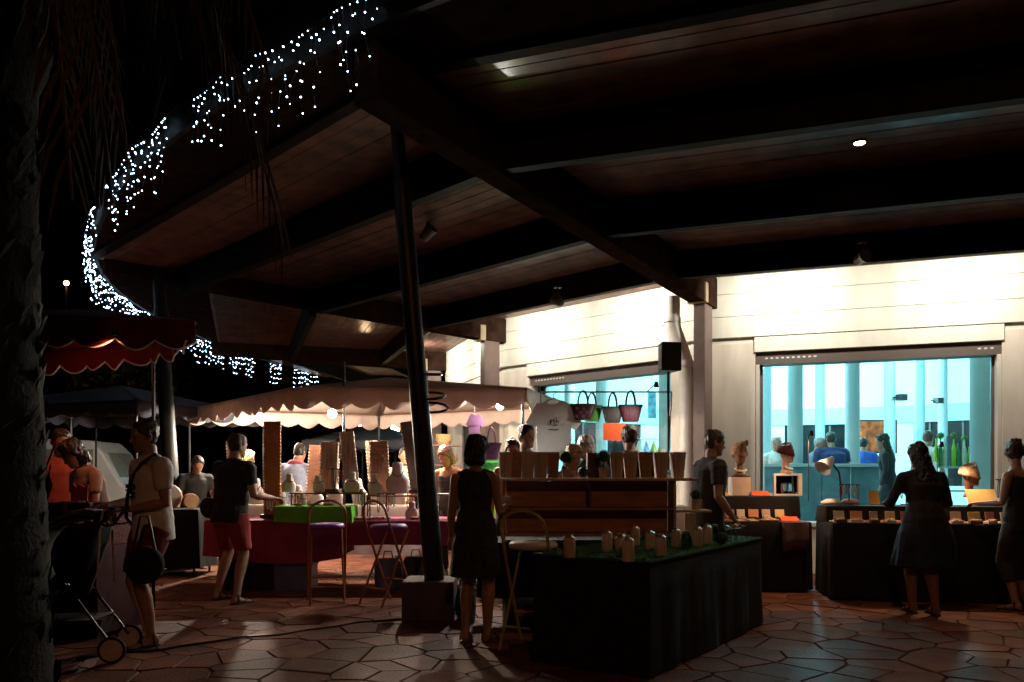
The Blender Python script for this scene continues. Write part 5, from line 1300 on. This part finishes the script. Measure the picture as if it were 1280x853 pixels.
# paper bags and litter under the stall
for i, (x, y, c, nm) in enumerate(((-1.45, 9.35, (.12, .16, .36), 'blue carrier bag under the second purple-seated chair'), (-.95, 9.4, (.5, .45, .3), 'tan paper carton under the table by the post'), (-1.15, 9.55, (.05, .05, .06), 'black rucksack under the jewellery table'))):
    t = thing('carrier_bag', nm, 'bag', (x, y, 0), r4.uniform(-.3, .3)); mb = MB(); rs = []
    for z, a_ in ((0, .15), (.12, .17), (.26, .15), (.34, .11)): rs.append([Vector((math.cos(2 * math.pi * j_ / 12) * a_ * r4.uniform(.85, 1.1), math.sin(2 * math.pi * j_ / 12) * a_ * .7 * r4.uniform(.85, 1.1), z)) for j_ in range(12)])
    mb.rings(rs); mb.build('sack', pm('carrier_%d' % i, c, .5, .3, 9, .5, 20), t, smooth=True); mb = MB(); mb.tube([(-.06, 0, .32), (-.04, 0, .42), (.04, 0, .42), (.06, 0, .32)], .008, 6); mb.build('handle', M_black, t)

# open jewellery boxes with raised lids along the black tables
def jewel_box(label, loc, rz, w, col, group):
    t = thing('jewellery_box', label, 'box', loc, rz, group)
    mb = MB(); mb.box((0, 0, .018), (w, .09, .036)); mb.build('tray', M_white if col % 2 else M_woodD, t, bevel=.003)
    mb = MB(); mb.box((0, .052, .075), (w, .010, .10), rot=Euler((R_(-14), 0, 0))); mb.build('lid', pm('lid_%d' % (col % 5), ((.75, .70, .64), (.75, .35, .15), (.60, .45, .40), (.8, .62, .3), (.45, .2, .2))[col % 5], .6, .1, 9), t, bevel=.003)
    mb = MB(); rr = random.Random(col)
    for j in range(10): mb.ball((rr.uniform(-.4, .4) * w, rr.uniform(-.035, .03), .042), rr.uniform(.008, .013), 5)
    mb.build('rings', pm('ring_gold', (.8, .55, .25), .3, .3, 60), t, smooth='all', kind='stuff')
    return t
ib = 0
for i in range(13):
    s_ = .10 + i * .165; p0 = Vector((3.38, 8.42, 0)).lerp(Vector((5.75, 8.05, 0)), s_ / 2.4)
    jewel_box('open jewellery box in the front row of the long black table', (p0.x + .03, p0.y + .12 + r4.uniform(-.02, .04), .806), -.155 + r4.uniform(-.15, .15), r4.uniform(.08, .14), i, 'jewellery boxes on the long black table')
for i in range(6):
    jewel_box('open jewellery box on the small black table under the mirror', (2.38 + i * .15, 9.32 + r4.uniform(-.03, .03), .786), r4.uniform(-.15, .15), r4.uniform(.08, .12), i + 3, 'jewellery boxes on the small black table')
# power cable across the paving
mb = MB(); pts = []
for i in range(40):
    t_ = i / 39; g = G(95 + (520 - 95) * t_, 826 + (772 - 826) * t_); pts.append(g + Vector((.03 * math.sin(i * .9), .05 * math.sin(i * .45), .012)))
mb.tube(pts, .009, 6); ob = mb.build('power_cable', M_black, None, smooth=True); tag(ob, 'thin black power cable running across the paving to the post', 'cable')
# ---------------------------------------------------------------- pushchair
st = thing('pushchair', 'black pushchair with hood and pale wheel beside the man in white', 'pushchair', (-3.16, 5.80, 0), R_(12))
M_tyre = pm('tyre', (.02, .02, .02), .8); M_hub = pm('pale_hub', (.55, .45, .38), .5)
def q3(x, y, z): return (x, y, z)
for s in (-1, 1):
    mb = MB(); mb.tube([(.30, s * .22, .12), (.02, s * .21, .52), (-.02, s * .21, .58), (.12, s * .21, .85), (.26, s * .20, 1.04)], .012, 8); mb.build('frame_tube', M_metalD, st, smooth=True)
    mb = MB(); mb.tube([(-.42, s * .20, .10), (-.20, s * .21, .36), (.02, s * .21, .56)], .012, 8); mb.build('frame_tube', M_metalD, st, smooth=True)
    for x, r in ((.30, .095), (-.42, .08)):
        w = thing('wheel', None, None); w.parent = st; w.location = (x, s * .235, r)
        mb = MB(); mb.tube([((r - .014) * math.cos(i * .314), 0, (r - .014) * math.sin(i * .314)) for i in range(20)], .016, 8, closed=True); mb.build('tyre', M_tyre, w, smooth=True)
        mb = MB(); mb.rings([[Vector((rr * math.cos(2 * math.pi * j / 20), y, rr * math.sin(2 * math.pi * j / 20))) for j in range(20)] for rr, y in ((r - .02, -.016), (r - .02, .016))]); mb.build('hub', M_hub, w, smooth=True)
mb = MB(); mb.tube([(.26, -.20, 1.04), (.30, -.19, 1.08), (.30, .19, 1.08), (.26, .20, 1.04)], .016, 8); mb.build('handle', M_black, st, smooth=True)
mb = MB(); gd = []
for x, z in ((-.36, .30), (-.30, .44), (-.12, .46), (.02, .50), (.10, .75), (.17, .98)): gd.append([Vector((x + .05 * (1 - abs(y / .2) ** 2), y, z - .04 * (1 - abs(y / .2) ** 2))) for y in (-.2, -.1, 0, .1, .2)])
mb.sheet(gd); mb.build('seat', M_blackcloth, st, smooth='all', solid=.03)
mb = MB(); gd = []
for i in range(9):
    a = R_(-15 + i * 16.5); gd.append([Vector((.08 - .36 * math.sin(a) * (.9 + .0 * y), y, .72 + .36 * math.cos(a) * (1 - .18 * (abs(y) / .21) ** 3))) for y in (-.21, -.17, -.08, 0, .08, .17, .21)])
mb.sheet(gd); mb.build('hood', pm('hood_cloth', (.02, .018, .018), .8, .2, 9, .3, 80), st, smooth='all', solid=.012)
mb = MB(); mb.tube([v for v in [gd[0][0], *[Vector((g_[0].x, -.215, g_[0].z)) for g_ in gd]]], .007, 6); mb.tube([Vector((.18 + .02, y, 1.075 - .55 * (abs(y) / .215) ** 4)) for y in (-.215, -.19, -.15, -.08, 0, .08, .15, .19, .215)], .008, 6); mb.build('hood_rim', pm('pale_piping', (.55, .42, .36), .5), st, smooth=True)
mb = MB(); mb.rings([[Vector((x, y, z)) for x, y in ((-.25 * k_, -.17 * k_), (.22 * k_, -.17 * k_), (.22 * k_, .17 * k_), (-.25 * k_, .17 * k_))] for k_, z in ((.8, .16), (1.0, .30))]); mb.build('basket', M_blackcloth, st)
t = thing('shoulder_bag', 'dark round bag hanging from the pushchair handle', 'bag', (-2.72, 5.92, .52)); mb = MB(); mb.ball((0, 0, .14), .15, 10, sz=.95, sy=.6); mb.build('sack', M_blackcloth, t, smooth='all'); mb = MB(); mb.tube([(-.08, 0, .25), (-.03, 0, .50), (.03, 0, .50), (.08, 0, .25)], .01, 6); mb.build('strap', M_black, t)

# ---------------------------------------------------------------- basket stall by the palm
tl = [(-4.45, 6.75), (-3.35, 6.45), (-3.2, 6.95), (-4.3, 7.25)]
table(tl, .74, 'stall table under the dark red awning')
draped('tablecloth', tl, .745, .05, pm('maroon_cloth', (.06, .012, .014), .85, .3, 8), 'maroon cloth on the stall table under the red awning', amp=.015, freq=10, seed=20)
M_bk = pm('red_wicker', (.13, .03, .025), .7, .5, 40, .9, 80)
bi = 0
for row, (yy, zz) in enumerate(((6.72, .75), (6.98, .75), (6.98, .93))):
    for i in range(4):
        x = -4.18 + i * .26 + row * .02; y = yy - .27 * (x + 4.2) - .0; bi += 1
        t = thing('punnet_basket', 'square dark red wicker basket on the stall under the red awning', 'basket', (x, y, zz), -.27, group='baskets on the stall under the red awning')
        for s in (-1, 1):
            mb = MB(); mb.box((s * .11, 0, .075), (.012, .20, .15)); mb.build('side', M_bk, t); mb = MB(); mb.box((0, s * .10, .075), (.208, .012, .15)); mb.build('side', M_bk, t)
        mb = MB(); mb.box((0, 0, .008), (.205, .185, .012)); mb.build('base', M_bk, t)
        mb = MB(); mb.tube([(-.11, -.10, .155), (.11, -.10, .155), (.11, .10, .155), (-.11, .10, .155)], .009, 6, closed=True); mb.build('rim', M_bk, t)
t = thing('price_card', 'notched glowing orange card standing among the red baskets', 'card', (-3.70, 6.86, 1.10), -.2)
mb = MB(); rs = [(-.07, 0), (.07, 0), (.075, .14), (.045, .115), (.0, .14), (-.04, .12), (-.07, .15)]
mb.rings([[Vector((x, y, z)) for x, z in rs] for y in (-.003, .003)]); mb.build('sheet', M_orangecard, t); mb = MB(); mb.box((0, .02, .004), (.08, .07, .006)); mb.build('foot', M_black, t)
hang_lamp('dim red-lit bulb under the dark red awning', (-4.62, 7.55, 2.52), (1, .34, .16), 4, .02, 4, .2)

# ---------------------------------------------------------------- palm tree
pt = thing('palm_tree', 'shaggy palm with a rough trunk and hanging dead fronds', 'tree', (-2.83, 4.15, 0))
rp = random.Random(11)
mb = MB(); rs = []
for i in range(46):
    z = i * .13; r = .40 - .035 * min(1, z / 2) + (.06 if z > 3.4 else 0) ; rs.append([Vector((math.cos(2 * math.pi * j / 22) * r * (1 + rp.uniform(-.03, .03)) - .015 * z, math.sin(2 * math.pi * j / 22) * r * (1 + rp.uniform(-.03, .03)), z)) for j in range(22)])
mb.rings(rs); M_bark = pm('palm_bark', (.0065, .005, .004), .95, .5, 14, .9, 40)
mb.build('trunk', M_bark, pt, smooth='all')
mb = MB()
for i in range(900):
    z = rp.uniform(0, 5.6); a = rp.uniform(0, 6.28); r = .37 - .03 * min(1, z / 2) + (.07 if z > 3.4 else 0); d = Vector((math.cos(a), math.sin(a), 0)); s_ = Vector((-math.sin(a), math.cos(a), 0)) * rp.uniform(.035, .07)
    c = d * r + Vector((-.015 * z, 0, z)); l = rp.uniform(.10, .26) * (1 if z < 3.2 else 1.4); o_ = d * rp.uniform(.02, .07)
    mb.add([c - s_, c + s_, c + s_ * .6 + o_ + Vector((0, 0, l)), c - s_ * .5 + o_ + Vector((0, 0, l * rp.uniform(.6, 1)))], [(0, 1, 2, 3)])
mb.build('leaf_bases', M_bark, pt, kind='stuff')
M_dead = pm('dead_frond', (.05, .024, .015), .85, .5, 9); M_live = pm('palm_leaf', (.025, .040, .018), .6, .4, 6)
def frond(a, reach, drop, z0, mat, n=34, wdt=.38, name='frond'):
    mb = MB(); pts = []
    d = Vector((math.cos(a), math.sin(a), 0)); sd = Vector((-math.sin(a), math.cos(a), 0))
    for i in range(13):
        t = i / 12; pts.append(Vector((-.06, 0, z0)) + d * (.25 + reach * (t ** .8)) + Vector((0, 0, .55 * math.sin(t * 2.2) * (1 if drop < 2 else .25) - drop * t * t)))
    mb.tube(pts, [.022 * (1 - .8 * i / 12) + .003 for i in range(13)], 5)
    for i in range(n):
        t = .12 + .86 * i / n; k_ = t * 12; i0 = min(11, int(k_)); p = pts[i0].lerp(pts[i0 + 1], k_ - i0); tg = (pts[i0 + 1] - pts[i0]).normalized()
        for s in (-1, 1):
            l = wdt * rp.uniform(.7, 1.15) * (1 - .5 * abs(t - .45)); dr = sd * s * .55 + tg * .55 + Vector((0, 0, -.55 - rp.uniform(0, .5))); dr.normalize(); w_ = tg.cross(dr).cross(dr).normalized() * .011
            m_ = p + dr * l * .5; e = p + dr * l * .95 + Vector((0, 0, -.06 - rp.uniform(0, .08)))
            mb.add([p - w_ * .5, p + w_ * .5, m_ + w_, e, m_ - w_], [(0, 1, 2, 4), (4, 2, 3)])
    mb.build(name, mat, pt)
for i in range(16): frond(i * .3927 + rp.uniform(-.15, .15), rp.uniform(1.9, 2.5), rp.uniform(.9, 1.7), 5.5, M_live, 40, .45)
for a, re, dr, z0 in ((-.5, .55, 1.6, 5.0), (.1, .8, 1.7, 5.0), (.35, 1.1, 1.9, 5.1), (-.2, 1.25, 1.5, 5.1), (-1.0, .5, 1.5, 5.0), (-1.6, .45, 1.6, 5.0), (.8, .6, 1.5, 5.0), (1.4, .6, 1.5, 5.0), (-2.4, .5, 1.6, 5.0), (2.6, .6, 1.5, 5.0), (-.05, .35, 1.9, 4.8), (.15, .5, 2.1, 4.9)):
    frond(a, re, dr, z0, M_dead, 30, .5, 'dead_frond')

for i in range(16):
    frond(rp.uniform(-1.1, .9), rp.uniform(.4, 1.5), rp.uniform(1.5, 2.4), rp.uniform(4.7, 5.2), M_dead, 26, .55, 'dead_frond')

# ---------------------------------------------------------------- icicle lights along the canopy edge
il = thing('icicle_lights', 'string of cool white icicle lights along the curved canopy edge', 'string lights', BL)
wires = MB(); bulbs = MB(); ri = random.Random(21)
def octa(mb, c, r):
    mb.add([c + Vector(v) * r for v in ((1, 0, 0), (-1, 0, 0), (0, 1, 0), (0, -1, 0), (0, 0, 1.5), (0, 0, -1.5))], [(0, 2, 4), (2, 1, 4), (1, 3, 4), (3, 0, 4), (2, 0, 5), (1, 2, 5), (3, 1, 5), (0, 3, 5)])
a = R_(152); prev = None
while a < R_(238):
    r = Rfas(a) + .06; p = BV(pol(r, a, 4.18 + .14 * min(1, max(0, (math.degrees(a) - 200) / 12)) + .03 * math.sin(a * 90)))
    if prev is not None: wires.tube([prev, p], .004, 4)
    prev = p
    g_ = mnoise.noise(Vector((math.degrees(a) * .35, 3.3, 0)))
    if g_ > -.22:
        ln = ri.choice((.18, .35, .5, .62, .42)) * (.95 if a > R_(205) else .85); nb = max(2, int(ln / .11))
        x = p.copy(); line = [x.copy()]
        for i in range(nb):
            q = p + Vector((ri.uniform(-.03, .03), ri.uniform(-.03, .03), -ln * (i + .6) / nb)); line.append(q)
            dist = (q + BL - Vector((0, 0, EYE))).length
            if ri.random() < .9: bulbs.ball(q, (.0026 + .00040 * min(dist, 16)) * ri.uniform(.75, 1.25), 5)
        wires.tube(line, .003, 3)
        if ri.random() < .7: bulbs.ball(p, (.0026 + .00040 * min(((p + BL).length), 16)) * ri.uniform(.75, 1.25), 5)
    a += R_(.25) * ri.uniform(.4, 1.6)
wires.build('wire', M_black, il); bulbs.build('bulbs', emitter('icicle_glow', (.62, .80, 1.0), ICE, False), il, smooth='all', kind='stuff')

# ---------------------------------------------------------------- dim background on the left
van = thing('parked_van', 'pale parked van standing in the dark behind the stalls', 'van', P(100, 590, 16.0) * Vector((1, 1, 0)), R_(8))
prof = [(-1.1, .35), (1.5, .35), (1.55, .75), (1.42, 1.0), (1.05, 1.12), (.72, 1.72), (.5, 1.95), (-1.05, 2.0), (-1.12, 1.2)]
mb = MB(); mb.rings([[Vector((x, y, z)) for x, z in prof] for y in (-.85, -.8, .8, .85)]); M_van = pm('van_paint', (.40, .40, .40), .35, .08, 3); mb.build('body', M_van, van, bevel=.05)
for x0, x1, z0, z1 in ((-.95, -.15, 1.25, 1.78), (-.05, .55, 1.2, 1.78)): mb = MB(); mb.box(((x0 + x1) / 2, -.853, (z0 + z1) / 2), (x1 - x0, .01, z1 - z0)); mb.build('window', pm('van_glass', (.16, .17, .15), .1), van, bevel=.003)
mb = MB(); mb.add([Vector((1.02, -.70, 1.14)), Vector((1.02, .70, 1.14)), Vector((.745, .64, 1.72)), Vector((.745, -.64, 1.72))], [(0, 1, 2, 3)]); mb.build('windscreen', pm('van_glass', (.16, .17, .15)), van, solid=.02)
for x in (-.7, 1.0):
    for s in (-1, 1):
        w = thing('wheel', None, None); w.parent = van; w.location = (x, s * .80, .32)
        mb = MB(); mb.tube([(.25 * math.cos(i * .3), 0, .25 * math.sin(i * .3)) for i in range(21)], .075, 8, closed=True); mb.build('tyre', M_tyre, w, smooth=True); mb = MB(); mb.rings([[Vector((.19 * math.cos(2 * math.pi * j / 16), y, .19 * math.sin(2 * math.pi * j / 16))) for j in range(16)] for y in (-.06, .06)]); mb.build('rim', M_chrome, w)
for s in (-1, 1): mb = MB(); mb.box((1.54, s * .6, .82), (.03, .25, .14)); mb.build('headlight', M_white, van, bevel=.01)
LEGS = (0, 1, 2, 3)
awning('stall_canopy', 'dark blue canopy over an unlit stall behind the men', [(-5.3, 11.3), (-4.3, 14.0), (-7.6, 14.6), (-8.2, 12.0)][::-1], 2.35, .40, .22, .4, pm('navy_canvas', (.04, .04, .06), .85, .15, 5))
awning('stall_canopy', 'far grey canopy glimpsed between the jewellery boards', [(-2.2, 19), (-2.0, 22), (-5, 22), (-5, 19)][::-1], 2.1, .5, .22, .4, pm('grey_canvas', (.16, .16, .18), .85, .15, 5))
sg = thing('road_sign', 'round sign with a pale rim on a post before the van', 'sign', P(87, 590, 13.2) * Vector((1, 1, 0)), R_(-15))
mb = MB(); mb.tube([(0, 0.02, 0), (0, 0.02, 2.5)], .03, 10); mb.build('post', M_metalD, sg, smooth=True)
mb = MB(); mb.tube([(.13 * math.cos(i * .3142), 0, 2.38 + .13 * math.sin(i * .3142)) for i in range(20)], .02, 6, closed=True); mb.build('rim', M_white, sg, smooth=True)
mb = MB(); mb.rings([[Vector((.13 * math.cos(2 * math.pi * j / 20), y, 2.38 + .13 * math.sin(2 * math.pi * j / 20))) for j in range(20)] for y in (-.006, .006)]); mb.build('disc', pm('sign_red', (.12, .03, .03), .5), sg)
# wares table with a globe lamp
tf = [(-4.95, 10.3), (-4.05, 10.3), (-4.05, 10.9), (-4.95, 10.9)]
table(tf, .86, 'small dark table of wares behind the man in black')
draped('tablecloth', tf, .865, .1, M_blackcloth, 'black cloth over the small table of wares behind the man in black', amp=.015, freq=10, seed=31)
for i, (x, r_, c, nm) in enumerate(((-4.78, .13, (.45, .25, .12), 'round brown drum on the small table of wares'), (-4.50, .16, (.6, .55, .5), 'pale tambourine propped on the small table of wares'), (-4.22, .10, (.5, .3, .15), 'little brown drum at the edge of the small table of wares'))):
    t = thing('hand_drum', nm, 'drum', (x, 10.5, .866), .3 * i)
    mb = MB(); mb.rings([[Vector((r_ * f_ * math.cos(2 * math.pi * j / 18), y, r_ + r_ * f_ * math.sin(2 * math.pi * j / 18))) for j in range(18)] for y, f_ in ((-.06, .96), (-.05, 1), (.05, 1), (.06, .96))]); mb.build('shell', M_woodR, t, smooth=True)
    mb = MB(); mb.rings([[Vector((r_ * .93 * math.cos(2 * math.pi * j / 18), y, r_ + r_ * .93 * math.sin(2 * math.pi * j / 18))) for j in range(18)] for y in (-.063, -.061)]); mb.build('skin', pm('drum_%d' % i, c, .6), t)
def lamp_post(label, base, h, col, watts, r, em, arm=0.0):
    t = thing('street_lamp', label, 'street lamp', base)
    mb = MB(); mb.tube([(0, 0, 0), (0, 0, h * .5), (0, 0, h - r)], [.06, .05, .035], 10); mb.build('post', M_metalD, t, smooth=True)
    mb = MB(); mb.ball((0, 0, h), r, 10); mb.build('globe', emitter('globe_%d_%d' % (int(h * 10), int(em)), col, em, False), t, smooth='all')
    mb = MB(); mb.lathe([(r * .5, h + r * .9), (r * .35, h + r * 1.15), (.001, h + r * 1.2)], 12); mb.build('cap', M_metalD, t, smooth=True)
    lamp('POINT', Vector(base) + Vector((0, 0, h - r - .02)), watts, col, r, parent=t); return t
g0 = P(294, 552, 13.5); lamp_post('low glowing globe lamp among the stalls behind the man in black', (g0.x, g0.y, 0), g0.z, (1, .72, .40), 60, .11, 30)
g0 = P(83, 354, 30); lamp_post('orange street lamp glowing beside the palm trunk', (g0.x, g0.y, 0), g0.z, (1, .45, .12), 120, .09, 25)
g0 = P(453, 535, 24); lamp_post('far warm globe lamp above the jewellery boards', (g0.x, g0.y, 0), g0.z, (1, .65, .35), 20, .12, 25)
g0 = P(494, 536, 23); lamp_post('far yellow globe lamp beside the leaning post', (g0.x, g0.y, 0), g0.z, (1, .75, .35), 20, .13, 25)
lamp_post('added unseen sodium lamp on a tall post, filling the foreground with light', (0.9, -5.0, 0), 5.3, (1, .42, .17), FILLW, .18, 25)  # unseen lamp behind the camera, added as warm fill for the foreground
# dark tree masses far behind
rt = random.Random(5)
for i, (x, y, h) in enumerate(((-16, 34, 7), (-9, 38, 8), (-3, 40, 7.5), (-22, 30, 8))):
    t = thing('far_tree', ('rounded dark tree far behind the street lamp', 'tall dark tree far behind the beige awning', 'dark tree far behind the canopy posts', 'broad dark tree beyond the parked van')[i], 'tree', (x, y, 0))
    mb = MB(); mb.tube([(0, 0, 0), (.1, 0, h * .3), (0, .1, h * .6)], [.25, .2, .08], 8); mb.build('trunk', M_bark, t, smooth=True)
    mb = MB()
    for j in range(1500):
        c = Vector((rt.gauss(0, 1), rt.gauss(0, 1), rt.gauss(0, .8))); c = c.normalized() * (rt.random() ** .4) * h * .36 + Vector((0, 0, h * .68)); u = Vector((rt.gauss(0, 1), rt.gauss(0, 1), rt.gauss(0, 1))).normalized() * .16; v = u.cross(Vector((rt.gauss(0, 1), rt.gauss(0, 1), rt.gauss(0, 1)))).normalized() * .10
        mb.add([c - u, c + v, c + u, c - v], [(0, 1, 2, 3)])
    mb.build('crown', M_live, t, kind='stuff')

t = thing('clip_spot', 'small clip spot under the red awning shining on the shoppers', 'lamp', (-3.35, 6.75, 2.50))
mb = MB(); mb.tube([(0, 0, 0), (0, 0, .06)], [.028, .02], 10); mb.build('head', M_black, t, smooth=True); mb = MB(); mb.tube([(0, 0, .05), (-.25, .25, .16)], .006, 6); mb.build('stem', M_black, t)
lamp('SPOT', (-3.35, 6.75, 2.49), 34, (1, .30, .14), .03, (-4.3, 7.7, 1.2), 80, .8, parent=t)
